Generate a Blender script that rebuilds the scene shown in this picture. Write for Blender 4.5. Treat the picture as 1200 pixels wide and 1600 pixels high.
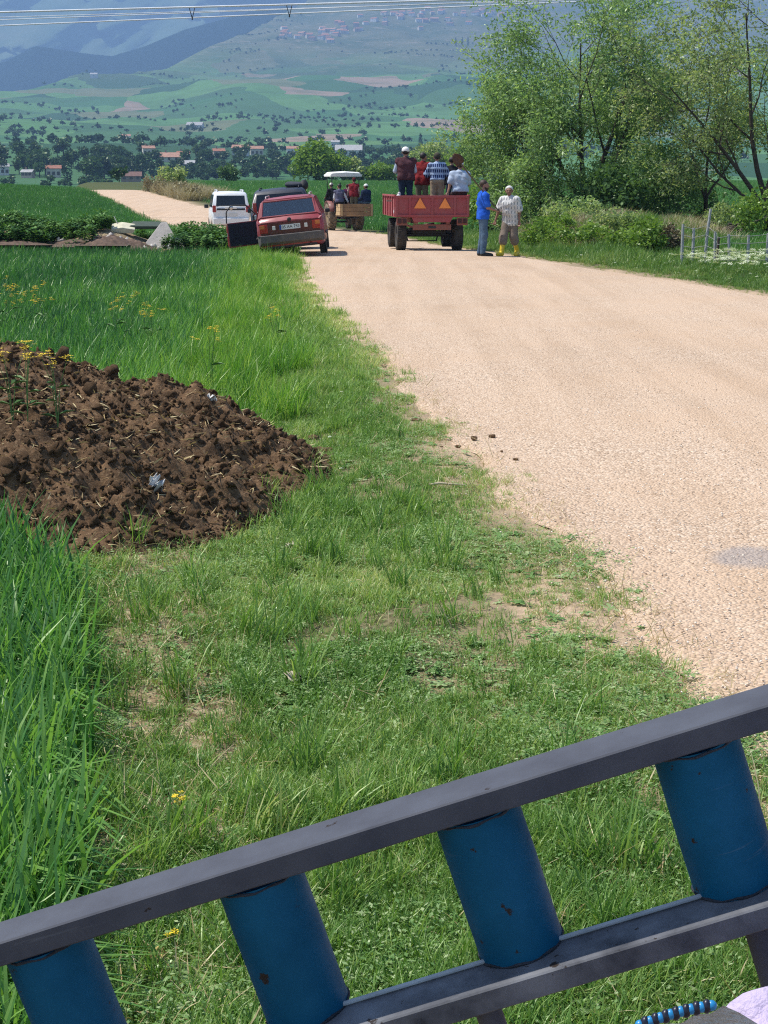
import bpy, math, random
import numpy as np
from mathutils import Vector, Matrix, Euler

sc = bpy.context.scene
for o in list(bpy.data.objects):
    bpy.data.objects.remove(o)

# ------------------------------------------------------------------ camera, sky, sun, exposure
EYE = 1.75
FPX = 2460.0                       # focal length in photograph pixels (1200 x 1600)
PITCH = math.atan((800 - 285) / FPX)
cam_d = bpy.data.cameras.new('camera')
cam_d.sensor_width = 36.0
cam_d.lens = 36.0 * FPX / 1600.0
cam_d.clip_start = 0.05
cam_d.clip_end = 20000
cam = bpy.data.objects.new('camera', cam_d)
sc.collection.objects.link(cam)
cam.location = (0, 0, EYE)
cam.rotation_euler = (math.pi / 2 - PITCH, 0, 0)
sc.camera = cam

SUN_EL = math.radians(60)
_h = Vector((-1.0, 0.16, 0)).normalized()
SUN = Vector((_h.x * math.cos(SUN_EL), _h.y * math.cos(SUN_EL), math.sin(SUN_EL)))
world = bpy.data.worlds.new('World')
sc.world = world
world.use_nodes = True
wn = world.node_tree
wn.nodes.clear()
sky = wn.nodes.new('ShaderNodeTexSky')
sky.sky_type = 'NISHITA'
sky.sun_disc = False
sky.sun_elevation = SUN_EL
sky.sun_rotation = math.atan2(SUN.x, SUN.y)
sky.altitude = 700
bg = wn.nodes.new('ShaderNodeBackground')
bg.inputs['Strength'].default_value = 0.13
wo = wn.nodes.new('ShaderNodeOutputWorld')
wn.links.new(sky.outputs[0], bg.inputs['Color'])
wn.links.new(bg.outputs[0], wo.inputs['Surface'])
sun_d = bpy.data.lights.new('sun', 'SUN')
sun_d.energy = 4.9
sun_d.angle = math.radians(0.53)
sun_d.color = (1.0, 0.955, 0.88)
sun = bpy.data.objects.new('sun', sun_d)
sc.collection.objects.link(sun)
sun.rotation_euler = SUN.to_track_quat('Z', 'Y').to_euler()

sc.view_settings.view_transform = 'Standard'
sc.view_settings.look = 'None'
sc.view_settings.exposure = 0.55
sc.view_settings.gamma = 1.0
sc.cycles.use_denoising = False
sc.cycles.filter_width = 1.15
sc.cycles.max_bounces = 6
sc.cycles.diffuse_bounces = 3
sc.cycles.glossy_bounces = 3
sc.cycles.transmission_bounces = 4
sc.cycles.transparent_max_bounces = 6
sc.cycles.volume_bounces = 0

# ------------------------------------------------------------------ small numeric helpers
cp, sp = math.cos(PITCH), math.sin(PITCH)

def ray(px, py):
    u, v = (px - 600) / FPX, (800 - py) / FPX
    return np.array([u, cp + v * sp, -sp + v * cp])

def at(px, py, d):
    r = ray(px, py)
    return Vector((0, 0, EYE)) + Vector(r) * (d / r[1])

def sstep(a, b, x):
    t = np.clip((np.asarray(x, float) - a) / (b - a), 0, 1)
    return t * t * (3 - 2 * t)

def _hash(ix, iy, iz, seed):
    n = (ix.astype(np.int64) * 374761393 + iy.astype(np.int64) * 668265263 + iz.astype(np.int64) * 2147483647 + seed * 974634577) & 0xffffffff
    n = ((n ^ (n >> 13)) * 1274126177) & 0xffffffff
    n = n ^ (n >> 16)
    return (n & 0xffff) / 65535.0

def vnoise(x, y, z=0.0, seed=0):
    x, y, z = np.broadcast_arrays(np.asarray(x, float), np.asarray(y, float), np.asarray(z, float))
    fx, fy, fz = np.floor(x), np.floor(y), np.floor(z)
    tx, ty, tz = x - fx, y - fy, z - fz
    tx, ty, tz = [t * t * (3 - 2 * t) for t in (tx, ty, tz)]
    r = 0
    for dx in (0, 1):
        for dy in (0, 1):
            for dz in (0, 1):
                w = (tx if dx else 1 - tx) * (ty if dy else 1 - ty) * (tz if dz else 1 - tz)
                r = r + w * _hash(fx + dx, fy + dy, fz + dz, seed)
    return r * 2 - 1

def fbm(x, y, z=0.0, seed=0, octv=4, gain=0.5):
    r, a, f = 0, 1.0, 1.0
    for o in range(octv):
        r = r + a * vnoise(np.asarray(x) * f, np.asarray(y) * f, np.asarray(z) * f, seed + o * 7)
        a *= gain
        f *= 2.03
    return r

def profile(pts, smooth=9):
    ys = np.arange(-60, 460, 1.0)
    v = np.interp(ys, [p[0] for p in pts], [p[1] for p in pts])
    k = np.ones(smooth) / smooth
    v = np.convolve(np.pad(v, smooth // 2, mode='edge'), k, mode='valid')
    return lambda y: np.interp(y, ys, v)

# ------------------------------------------------------------------ road outline (world metres)
def flat(px, py):
    r = ray(px, py)
    t = EYE / -r[2]
    return (r[0] * t, r[1] * t)

_L = [flat(*p) for p in [(462, 410), (500, 478), (560, 533), (645, 620), (690, 668), (765, 750), (900, 900), (1000, 1005), (1085, 1100), (1190, 1220)]][::-1]
ROAD_L = [(2.6, -30), (2.1, 0)] + _L + [(-2.6, 44), (-5.2, 60), (-8.2, 72), (-11.5, 85), (-18.6, 115), (-27.2, 150), (-36, 180), (-60, 250)]
ROAD_R = [(11, -30), (10, 2), (8.4, 14), (6.1, 24.4), (3.25, 38), (2.5, 44), (1.3, 58), (0.2, 68), (-1.6, 76), (-5.6, 86), (-13.6, 115), (-22.7, 150), (-31, 180), (-55, 250)]
def XL(y):
    return np.interp(y, [p[1] for p in ROAD_L], [p[0] for p in ROAD_L])
def XR(y):
    return np.interp(y, [p[1] for p in ROAD_R], [p[0] for p in ROAD_R])
def XW(y):          # edge of the wheat on the left
    return np.interp(y, [0, 3.7, 7.9, 14, 20, 30, 41], [-0.35, -0.84, -1.58, -1.9, -2.25, -2.75, -3.5])

P_LEFT = profile([(-60, 0), (40, 0), (52, -.2), (75, -.4), (100, .15), (130, 1.0), (148, 1.3), (165, 1.15), (230, -2), (320, -3.5), (460, -4)])
P_ROAD = profile([(-60, 0), (40, 0), (55, -.35), (75, -.5), (88, -.42), (120, .3), (150, 1.03), (158, 1.0), (230, -2), (320, -3), (460, -3.5)])
P_RIGHT = profile([(-60, 0), (40, 0), (60, -.35), (80, -.5), (120, 0.05), (200, 1.25), (255, 1.8), (290, 1.6), (360, -1), (460, -3)])
_fd = np.array([300, 420, 520, 700, 850, 1000, 1500, 2100, 2800, 3600, 4500, 5500, 7000.])
_fz = np.array([-4, -4, -3, 4, 11, 19, 44, 88, 156, 260, 405, 630, 1050.])
_fe = np.maximum.accumulate((_fz - EYE) / _fd)
CREST_X = [-600, -200, 0, 50, 95, 150, 210, 270, 330, 400, 465, 540, 640, 1200, 1800]
CREST_Y = [170, 158, 150, 150, 143, 121, 124, 116, 92, 63, 30, -10, -60, -110, -130]

def far_height(x, y):
    d = np.maximum(y, 1.0)
    prof = np.interp(d, _fd, _fz)
    px = 600 + x / d * FPX * 0.99
    ce = (285 - np.interp(px, CREST_X, CREST_Y)) / FPX
    dc = np.interp(ce, _fe, _fd + np.arange(len(_fd)) * 1e-3)
    zc = np.interp(dc, _fd, _fz)
    over = np.maximum(d - dc, 0)
    z = np.where(over > 0, zc - 0.18 * over, prof)
    amp = sstep(500, 3000, d)
    und = fbm(x / 420, y / 700, 0, 3, 4) * 26 * amp * np.where(over > 0, 0.3, 1)
    # gullies and low swells on the slope
    und += fbm(x / 150 + y / 900, y / 500, 0, 9, 3) * 7 * amp
    und *= 1 - sstep(-700, 0, d - dc) * 0.8
    # wooded knoll on the left of the valley
    knoll = 10 * np.exp(-((x + 175) / 90) ** 2 - ((y - 900) / 160) ** 2)
    return z + und + knoll

def T(x, y, rough=True):
    x = np.asarray(x, float)
    y = np.asarray(y, float)
    xl, xr = XL(y), XR(y)
    sl, sr = xl - x, x - xr
    wl, wr = sstep(1.0, 9.0, sl), sstep(1.0, 9.0, sr)
    z = P_ROAD(y) * (1 - wl - wr) + P_LEFT(y) * wl + P_RIGHT(y) * wr
    near = 1 - sstep(60, 100, y)
    z = z - near * (0.10 + 0.12 * sstep(30, 38, y)) * sstep(0.15, 1.7, sl) - near * 0.08 * sstep(0.1, 1.2, sr)
    # grassy bank on the right behind the two men
    z = z + .85 * np.exp(-((x - 7.4) / 3.6) ** 2 - ((y - 50) / 7.0) ** 2) * sstep(0.3, 3.0, sr)
    # rubble bank between the two wheat fields
    ridge = np.exp(-((y - 45.5) / 2.2) ** 2) * sstep(0.6, 2.2, sl) * (0.62 + 0.25 * vnoise(x / 1.3, y / 3, 0, 5))
    z = z + ridge
    if rough:
        off = np.maximum(sl, sr)
        z = z + 0.035 * fbm(x * 1.1, y * 1.1, 0, 11, 3) * sstep(0.0, 0.8, off) * (1 - sstep(50, 90, y))
        # a few rises of bare earth along the wheat edge
        z = z + 0.05 * np.maximum(vnoise(x * 2.2, y * 1.6, 0, 23), 0) * sstep(0.6, 1.2, sl) * (1 - sstep(12, 16, y))
    w = sstep(300, 440, y)
    return z * (1 - w) + far_height(x, y) * w

def gp(px, py, dmin=3.0, dmax=7000.0):
    """where the line of sight through a photograph pixel meets the ground"""
    r = ray(px, py)
    ds = np.concatenate([np.arange(dmin, 100, 0.1), np.geomspace(100, dmax, 1500)])
    ds = ds[ds >= dmin]
    xs, zs = r[0] / r[1] * ds, EYE + r[2] / r[1] * ds
    below = zs < T(xs, ds)
    i = int(np.argmax(below)) if below.any() else len(ds) - 1
    d = ds[i]
    return Vector((xs[i], d, float(T(xs[i], d))))

def gz(x, y):
    return float(T(x, y))

# ------------------------------------------------------------------ materials
MATS = {}
def nodes_of(name):
    m = bpy.data.materials.new(name)
    m.use_nodes = True
    nt = m.node_tree
    nt.nodes.clear()
    out = nt.nodes.new('ShaderNodeOutputMaterial')
    return m, nt, out

def N(nt, kind, **kw):
    n = nt.nodes.new(kind)
    for k, v in kw.items():
        if k.startswith('i_'):
            key = k[2:].replace('_', ' ')
            n.inputs[int(key) if key.isdigit() else key].default_value = v
        else:
            setattr(n, k, v)
    return n

def c4(c):
    return (c[0], c[1], c[2], 1.0)

def mixc(nt, fac, a, b, blend='MIX'):
    m = nt.nodes.new('ShaderNodeMix')
    m.data_type = 'RGBA'
    m.blend_type = blend
    for s, v in ((m.inputs[0], fac), (m.inputs[6], a), (m.inputs[7], b)):
        if hasattr(v, 'is_linked') or hasattr(v, 'links'):
            nt.links.new(v, s)
        elif isinstance(v, (int, float)):
            s.default_value = v
        else:
            s.default_value = c4(v)
    return m.outputs[2]

def ramp(nt, src, stops, interp='LINEAR'):
    r = nt.nodes.new('ShaderNodeValToRGB')
    r.color_ramp.interpolation = interp
    els = r.color_ramp.elements
    while len(els) < len(stops):
        els.new(0.5)
    for e, (p, c) in zip(els, stops):
        e.position = p
        e.color = c4(c) if not isinstance(c, (int, float)) else (c, c, c, 1)
    nt.links.new(src, r.inputs[0])
    return r.outputs[0]

def noise(nt, vec, scale, detail=4, rough=0.55, dist=0.0):
    n = N(nt, 'ShaderNodeTexNoise')
    n.inputs['Scale'].default_value = scale
    n.inputs['Detail'].default_value = detail
    n.inputs['Roughness'].default_value = rough
    n.inputs['Distortion'].default_value = dist
    if vec is not None:
        nt.links.new(vec, n.inputs['Vector'])
    return n.outputs[0]

def coord(nt, kind='Object'):
    return nt.nodes.new('ShaderNodeTexCoord').outputs[kind]

def mat(name, col, rough=0.7, metal=0.0, var=0.25, vscale=6.0, col2=None, bump=0.0, bscale=40.0, spec=0.4, coat=0.0, world_space=False):
    """painted / cloth / stone surface: colour with noise variation, fine relief and wear"""
    if name in MATS:
        return MATS[name]
    m, nt, out = nodes_of(name)
    b = N(nt, 'ShaderNodeBsdfPrincipled')
    v = coord(nt, 'Object')
    n1 = noise(nt, v, vscale, 5)
    c2 = col2 if col2 else tuple(x * (1 - var) for x in col)
    f = ramp(nt, n1, [(0.32, 0.0), (0.68, 1.0)])
    base = mixc(nt, f, col, c2)
    nt.links.new(base, b.inputs['Base Color'])
    b.inputs['Roughness'].default_value = rough
    b.inputs['Metallic'].default_value = metal
    b.inputs['Specular IOR Level'].default_value = spec
    b.inputs['Coat Weight'].default_value = coat
    if bump:
        bm = N(nt, 'ShaderNodeBump')
        bm.inputs['Strength'].default_value = bump
        bm.inputs['Distance'].default_value = 0.02
        nt.links.new(noise(nt, v, bscale, 5), bm.inputs['Height'])
        nt.links.new(bm.outputs[0], b.inputs['Normal'])
    nt.links.new(b.outputs[0], out.inputs[0])
    MATS[name] = m
    return m

def leaf_mat(name, cols, trans=0.35, attr='tint', atype='GEOMETRY', gloss=0.025, objrand=False, tr_gain=1.3):
    """thin leaf: diffuse + light passing through + a little sheen; cols = colour stops over a 0..1 tint"""
    if name in MATS:
        return MATS[name]
    m, nt, out = nodes_of(name)
    a = N(nt, 'ShaderNodeAttribute', attribute_name=attr, attribute_type=atype)
    k = len(cols)
    fac = a.outputs['Fac']
    if atype == 'INSTANCER':              # every blade differs a little from its tuft
        bt = N(nt, 'ShaderNodeAttribute', attribute_name='bt')
        ma = N(nt, 'ShaderNodeMath', operation='MULTIPLY_ADD')
        ma.inputs[1].default_value = .62
        nt.links.new(bt.outputs['Fac'], ma.inputs[0])
        sb = N(nt, 'ShaderNodeMath', operation='SUBTRACT')
        sb.inputs[1].default_value = .31
        sb.use_clamp = True
        nt.links.new(fac, ma.inputs[2])
        nt.links.new(ma.outputs[0], sb.inputs[0])
        fac = sb.outputs[0]
    col = ramp(nt, fac, [(i / max(1, k - 1), c) for i, c in enumerate(cols)])
    if objrand:
        oi = N(nt, 'ShaderNodeObjectInfo')
        hs = N(nt, 'ShaderNodeHueSaturation')
        mr = N(nt, 'ShaderNodeMapRange')
        mr.inputs[3].default_value, mr.inputs[4].default_value = 0.7, 1.25
        nt.links.new(oi.outputs['Random'], mr.inputs[0])
        nt.links.new(mr.outputs[0], hs.inputs['Value'])
        nt.links.new(col, hs.inputs['Color'])
        col = hs.outputs[0]
    d = N(nt, 'ShaderNodeBsdfDiffuse')
    t = N(nt, 'ShaderNodeBsdfTranslucent')
    g = N(nt, 'ShaderNodeBsdfGlossy')
    g.inputs['Roughness'].default_value = 0.38
    g.inputs['Color'].default_value = (.8, .9, .7, 1)
    nt.links.new(col, d.inputs[0])
    tc = mixc(nt, 1.0, col, (tr_gain, tr_gain * 1.05, tr_gain * 0.55), 'MULTIPLY')
    nt.links.new(tc, t.inputs[0])
    m1 = N(nt, 'ShaderNodeMixShader')
    m1.inputs[0].default_value = trans
    nt.links.new(d.outputs[0], m1.inputs[1])
    nt.links.new(t.outputs[0], m1.inputs[2])
    m2 = N(nt, 'ShaderNodeMixShader')
    m2.inputs[0].default_value = gloss
    nt.links.new(m1.outputs[0], m2.inputs[1])
    nt.links.new(g.outputs[0], m2.inputs[2])
    nt.links.new(m2.outputs[0], out.inputs[0])
    MATS[name] = m
    return m

# ------------------------------------------------------------------ object helpers
COL = sc.collection
def tag(o, label=None, cat=None, group=None, kind=None):
    if label: o['label'] = label
    if cat: o['category'] = cat
    if group: o['group'] = group
    if kind: o['kind'] = kind
    return o

def thing(name, label, cat, loc=(0, 0, 0), rz=0.0, group=None, rot=None):
    o = bpy.data.objects.new(name, None)
    COL.objects.link(o)
    o.empty_display_size = 0.2
    o.location = loc
    o.rotation_euler = rot if rot else (0, 0, rz)
    return tag(o, label, cat, group)

def obj(name, me, parent=None, loc=None):
    o = bpy.data.objects.new(name, me)
    COL.objects.link(o)
    o.parent = parent
    if loc is not None:
        o.location = loc
    return o

def copy_tree(o, parent=None):
    c = o.copy()
    COL.objects.link(c)
    c.parent = parent
    for ch in list(o.children):
        copy_tree(ch, c)
    return c

def np_mesh(name, V, F, mats=(), smooth=False, attrs=None, matidx=None):
    """mesh from numpy arrays; F is an int array (n,3)/(n,4) or a list of such arrays"""
    V = np.asarray(V, np.float32)
    Fs = F if isinstance(F, list) else [F]
    Fs = [np.asarray(f, np.int32) for f in Fs if len(f)]
    me = bpy.data.meshes.new(name)
    me.vertices.add(len(V))
    me.vertices.foreach_set('co', V.ravel())
    if Fs:
        loops = np.concatenate([f.ravel() for f in Fs])
        tot = np.concatenate([np.full(len(f), f.shape[1], np.int32) for f in Fs])
        start = np.concatenate([[0], np.cumsum(tot)[:-1]]).astype(np.int32)
        me.loops.add(len(loops))
        me.loops.foreach_set('vertex_index', loops)
        me.polygons.add(len(tot))
        me.polygons.foreach_set('loop_start', start)
        me.polygons.foreach_set('loop_total', tot)
        if smooth:
            me.polygons.foreach_set('use_smooth', np.ones(len(tot), bool))
        if matidx is not None:
            me.polygons.foreach_set('material_index', np.asarray(matidx, np.int32))
    for m in mats:
        me.materials.append(m)
    for k, v in (attrs or {}).items():
        a = me.attributes.new(k, 'FLOAT', 'POINT')
        a.data.foreach_set('value', np.asarray(v, np.float32))
    me.update(calc_edges=True)
    me.validate()
    return me

class MB:
    """collects simple shapes into one mesh"""
    def __init__(self):
        self.v, self.f, self.m, self.s = [], [], [], []
    def add(self, vs, fs, mi=0, smooth=False):
        o = len(self.v)
        self.v += [tuple(v) for v in vs]
        for f in fs:
            self.f.append([i + o for i in f])
            self.m.append(mi)
            self.s.append(smooth)
        return self
    def box(self, c, s, rot=None, mi=0, taper=1.0):
        x, y, z = s[0] / 2, s[1] / 2, s[2] / 2
        vs = [Vector((a * x * (taper if d > 0 else 1), b * y * (taper if d > 0 else 1), d * z)) for d in (-1, 1) for b in (-1, 1) for a in (-1, 1)]
        if rot is not None:
            R = rot if isinstance(rot, Matrix) else Euler(rot).to_matrix()
            vs = [R @ v for v in vs]
        vs = [v + Vector(c) for v in vs]
        return self.add(vs, [(0, 2, 3, 1), (4, 5, 7, 6), (0, 1, 5, 4), (2, 6, 7, 3), (0, 4, 6, 2), (1, 3, 7, 5)], mi)
    def cone(self, a, b, r0, r1=None, n=8, mi=0, caps=True, smooth=True):
        a, b = Vector(a), Vector(b)
        r1 = r0 if r1 is None else r1
        d = (b - a)
        if d.length < 1e-6: return self
        q = d.to_track_quat('Z', 'Y')
        vs = []
        for p, r in ((a, r0), (b, r1)):
            for k in range(n):
                t = 2 * math.pi * k / n
                vs.append(p + q @ Vector((r * math.cos(t), r * math.sin(t), 0)))
        self.add(vs, [(k, (k + 1) % n, n + (k + 1) % n, n + k) for k in range(n)], mi, smooth)
        if caps:
            self.add(vs[:n], [tuple(range(n))[::-1]], mi)
            self.add(vs[n:], [tuple(range(n))], mi)
        return self
    def tube(self, pts, rs, n=6, mi=0):
        if not hasattr(rs, '__len__'): rs = [rs] * len(pts)
        pts = [Vector(p) for p in pts]
        vs = []
        for i, p in enumerate(pts):
            d = pts[min(i + 1, len(pts) - 1)] - pts[max(i - 1, 0)]
            q = d.to_track_quat('Z', 'Y')
            for k in range(n):
                t = 2 * math.pi * k / n
                vs.append(p + q @ Vector((rs[i] * math.cos(t), rs[i] * math.sin(t), 0)))
        fs = [(i * n + k, i * n + (k + 1) % n, (i + 1) * n + (k + 1) % n, (i + 1) * n + k) for i in range(len(pts) - 1) for k in range(n)]
        self.add(vs, fs, mi, True)
        self.add(vs[:n], [tuple(range(n))[::-1]], mi)
        self.add(vs[-n:], [tuple(range(n))], mi)
        return self
    def lathe(self, prof, n=24, axis='z', c=(0, 0, 0), mi=0, smooth=True, closed=False):
        vs = []
        for r, h in prof:
            for k in range(n):
                t = 2 * math.pi * k / n
                a, b = r * math.cos(t), r * math.sin(t)
                p = (a, b, h) if axis == 'z' else ((h, a, b) if axis == 'x' else (a, h, b))
                vs.append(Vector(p) + Vector(c))
        m = len(prof)
        rng_ = range(m if closed else m - 1)
        fs = [(i * n + k, i * n + (k + 1) % n, ((i + 1) % m) * n + (k + 1) % n, ((i + 1) % m) * n + k) for i in rng_ for k in range(n)]
        return self.add(vs, fs, mi, smooth)
    def ball(self, c, r, n=10, m=6, mi=0):
        r = (r, r, r) if not hasattr(r, '__len__') else r
        prof = [(math.sin(math.pi * i / m), -math.cos(math.pi * i / m)) for i in range(m + 1)]
        vs, fs = [], []
        for a, h in prof:
            for k in range(n):
                t = 2 * math.pi * k / n
                vs.append((c[0] + r[0] * a * math.cos(t), c[1] + r[1] * a * math.sin(t), c[2] + r[2] * h))
        fs = [(i * n + k, i * n + (k + 1) % n, (i + 1) * n + (k + 1) % n, (i + 1) * n + k) for i in range(m) for k in range(n)]
        return self.add(vs, fs, mi, True)
    def quad(self, a, b, c, d, mi=0):
        return self.add([a, b, c, d], [(0, 1, 2, 3)], mi)
    def plate(self, pts, thick, mi=0):
        """flat polygon pushed back along its own normal into a slab"""
        p = [Vector(q) for q in pts]
        nrm = (p[1] - p[0]).cross(p[2] - p[0]).normalized()
        k = len(p)
        vs = p + [q - nrm * thick for q in p]
        fs = [tuple(range(k)), tuple(range(2 * k - 1, k - 1, -1))] + [(i, i + k, (i + 1) % k + k, (i + 1) % k) for i in range(k)]
        return self.add(vs, fs, mi)
    def mesh(self, name, mats):
        me = bpy.data.meshes.new(name)
        me.from_pydata([tuple(v) for v in self.v], [], self.f)
        for m in (mats if isinstance(mats, (list, tuple)) else [mats]):
            me.materials.append(m)
        me.polygons.foreach_set('material_index', self.m)
        me.polygons.foreach_set('use_smooth', self.s)
        me.update()
        return me
    def build(self, name, mats, parent=None, loc=None, bevel=0.0):
        o = obj(name, self.mesh(name, mats), parent, loc)
        if bevel:
            b = o.modifiers.new('edge', 'BEVEL')
            b.width = bevel
            b.segments = 2
            b.limit_method = 'ANGLE'
        return o

def scatter(name, protos, pts, rot, scl, pick, tint, mats, label=None, cat=None, parent=None, kind='stuff'):
    """one object: small prototype shapes placed on many points (geometry nodes)"""
    V, F3, F4, pid, mi3, mi4 = [], [], [], [], [], []
    off = 0
    tints = []
    for k, pr in enumerate(protos):
        v, f3, f4 = pr[0], pr[1], pr[2]
        pm = pr[3] if len(pr) > 3 else 0
        V.append(v)
        if len(f3): F3.append(np.asarray(f3) + off); mi3.append(np.full(len(f3), pm))
        if len(f4): F4.append(np.asarray(f4) + off); mi4.append(np.full(len(f4), pm))
        pid.append(np.full(len(v), k + 1))
        tints.append(np.full(len(v), 0.5))
        off += len(v)
    n = len(pts)
    V.append(np.asarray(pts, float).reshape(-1, 3))
    pid.append(np.zeros(n))
    pid = np.concatenate(pid).astype(np.int32)
    V = np.concatenate(V)
    Fl, mi = [], []
    if F3: Fl.append(np.concatenate(F3)); mi += mi3
    if F4: Fl.append(np.concatenate(F4)); mi += mi4
    me = np_mesh(name, V, Fl, mats, matidx=np.concatenate(mi))
    bts = []
    rb = np.random.RandomState(len(name) + n)
    for pr in protos:                      # one random value per separate blade or leaf
        lab = np.arange(len(pr[0]))
        for f in list(pr[1]) + list(pr[2]):
            lab[list(f)] = lab[list(f)].min()
        for f in list(pr[1]) + list(pr[2]):
            lab[list(f)] = lab[list(f)].min()
        bts.append(rb.uniform(0, 1, len(pr[0]))[lab])
    bts.append(np.full(n, .5))
    def put(an, typ, key, arr):
        a = me.attributes.new(an, typ, 'POINT')
        a.data.foreach_set(key, arr)
    put('pid', 'INT', 'value', pid)
    put('bt', 'FLOAT', 'value', np.concatenate(bts).astype(np.float32))
    z = np.zeros(off)
    put('pick', 'INT', 'value', np.concatenate([z, pick]).astype(np.int32))
    put('scl', 'FLOAT', 'value', np.concatenate([z, scl]).astype(np.float32))
    put('tint', 'FLOAT', 'value', np.concatenate([np.concatenate(tints), tint]).astype(np.float32))
    put('rotn', 'FLOAT_VECTOR', 'vector', np.concatenate([np.zeros((off, 3)), rot]).astype(np.float32).ravel())
    ng = bpy.data.node_groups.new(name + '_nodes', 'GeometryNodeTree')
    ng.interface.new_socket('Geometry', in_out='INPUT', socket_type='NodeSocketGeometry')
    ng.interface.new_socket('Geometry', in_out='OUTPUT', socket_type='NodeSocketGeometry')
    gi, go = ng.nodes.new('NodeGroupInput'), ng.nodes.new('NodeGroupOutput')
    def named(an, dt):
        q = ng.nodes.new('GeometryNodeInputNamedAttribute')
        q.data_type = dt
        q.inputs[0].default_value = an
        return [s for s in q.outputs if s.enabled and s.name == 'Attribute'][0]
    pidn = named('pid', 'INT')
    def part(k):
        cmp = ng.nodes.new('FunctionNodeCompare')
        cmp.data_type = 'INT'
        cmp.operation = 'EQUAL'
        ins = [s for s in cmp.inputs if s.enabled]
        ng.links.new(pidn, ins[0])
        ins[1].default_value = k
        s = ng.nodes.new('GeometryNodeSeparateGeometry')
        s.domain = 'POINT'
        ng.links.new(gi.outputs[0], s.inputs[0])
        ng.links.new(cmp.outputs[0], s.inputs[1])
        return s.outputs[0]
    gti = ng.nodes.new('GeometryNodeGeometryToInstance')
    for k in range(len(protos)):
        ng.links.new(part(k + 1), gti.inputs[0])
    iop = ng.nodes.new('GeometryNodeInstanceOnPoints')
    ng.links.new(part(0), iop.inputs['Points'])
    ng.links.new(gti.outputs[0], iop.inputs['Instance'])
    iop.inputs['Pick Instance'].default_value = True
    ng.links.new(named('pick', 'INT'), iop.inputs['Instance Index'])
    ng.links.new(named('rotn', 'FLOAT_VECTOR'), iop.inputs['Rotation'])
    ng.links.new(named('scl', 'FLOAT'), iop.inputs['Scale'])
    ng.links.new(iop.outputs[0], go.inputs[0])
    o = obj(name, me, parent)
    md = o.modifiers.new('scatter', 'NODES')
    md.node_group = ng
    return tag(o, label, cat, None, kind)

# ================================================================== THE SETTING
def ground_material():
    m, nt, out = nodes_of('ground_soil_and_fields')
    b = N(nt, 'ShaderNodeBsdfPrincipled')
    b.inputs['Roughness'].default_value = 0.95
    b.inputs['Specular IOR Level'].default_value = 0.1
    v = coord(nt, 'Object')
    dust = N(nt, 'ShaderNodeAttribute', attribute_name='dust').outputs['Fac']
    green = N(nt, 'ShaderNodeAttribute', attribute_name='green').outputs['Fac']
    farm = N(nt, 'ShaderNodeAttribute', attribute_name='far').outputs['Fac']
    scrub = N(nt, 'ShaderNodeAttribute', attribute_name='scrub').outputs['Fac']
    n1, n2 = noise(nt, v, 3.0, 6), noise(nt, v, 28.0, 5)
    soil = mixc(nt, ramp(nt, n1, [(.35, 0.), (.65, 1.)]), (.12, .08, .045), (.24, .17, .10))
    soil = mixc(nt, ramp(nt, n2, [(.42, 0.), (.6, 1.)]), soil, (.36, .29, .18))
    turf = mixc(nt, ramp(nt, n2, [(.4, 0.), (.62, 1.)]), (.035, .06, .016), (.085, .09, .035))
    near = mixc(nt, green, soil, turf)
    dustc = mixc(nt, ramp(nt, n2, [(.35, 0.), (.65, 1.)]), (.50, .365, .245), (.36, .26, .17))
    near = mixc(nt, dust, near, dustc)
    # patchwork of fields on the far slope
    mp = N(nt, 'ShaderNodeMapping')
    mp.inputs['Scale'].default_value = (1 / 120, 1 / 210, 0)
    mp.inputs['Rotation'].default_value = (0, 0, 0.5)
    nt.links.new(v, mp.inputs[0])
    warp = N(nt, 'ShaderNodeTexNoise')
    warp.inputs['Scale'].default_value = 1.2
    nt.links.new(mp.outputs[0], warp.inputs['Vector'])
    vm = N(nt, 'ShaderNodeVectorMath', operation='MULTIPLY_ADD')
    nt.links.new(warp.outputs['Color'], vm.inputs[0])
    vm.inputs[1].default_value = (.9, .9, 0)
    nt.links.new(mp.outputs[0], vm.inputs[2])
    vo = N(nt, 'ShaderNodeTexVoronoi')
    vo.inputs['Scale'].default_value = 1.0
    nt.links.new(vm.outputs[0], vo.inputs['Vector'])
    sep = N(nt, 'ShaderNodeSeparateColor')
    nt.links.new(vo.outputs['Color'], sep.inputs[0])
    fields = ramp(nt, sep.outputs[0], [(0, (.05, .13, .05)), (.16, (.08, .18, .06)), (.34, (.032, .08, .038)), (.5, (.09, .19, .065)), (.64, (.055, .125, .05)), (.76, (.13, .15, .08)), (.86, (.045, .11, .045)), (.93, (.25, .19, .14)), (.97, (.09, .18, .06))], 'CONSTANT')
    nf = noise(nt, v, .02, 5)
    fields = mixc(nt, ramp(nt, nf, [(.45, 0.), (.68, .45)]), fields, (.04, .08, .035))
    ns = noise(nt, v, .006, 7, .62)
    scr = mixc(nt, ramp(nt, ns, [(.38, 0.), (.62, 1.)]), (.12, .125, .07), (.06, .085, .04))
    scr = mixc(nt, ramp(nt, noise(nt, v, .035, 5), [(.55, 0.), (.72, .8)]), scr, (.24, .2, .15))
    farc = mixc(nt, scrub, fields, scr)
    col = mixc(nt, farm, near, farc)
    nt.links.new(col, b.inputs['Base Color'])
    bm = N(nt, 'ShaderNodeBump')
    bm.inputs['Strength'].default_value = .6
    bm.inputs['Distance'].default_value = .03
    nt.links.new(noise(nt, v, 22, 6), bm.inputs['Height'])
    nt.links.new(bm.outputs[0], b.inputs['Normal'])
    nt.links.new(b.outputs[0], out.inputs[0])
    return m

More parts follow.
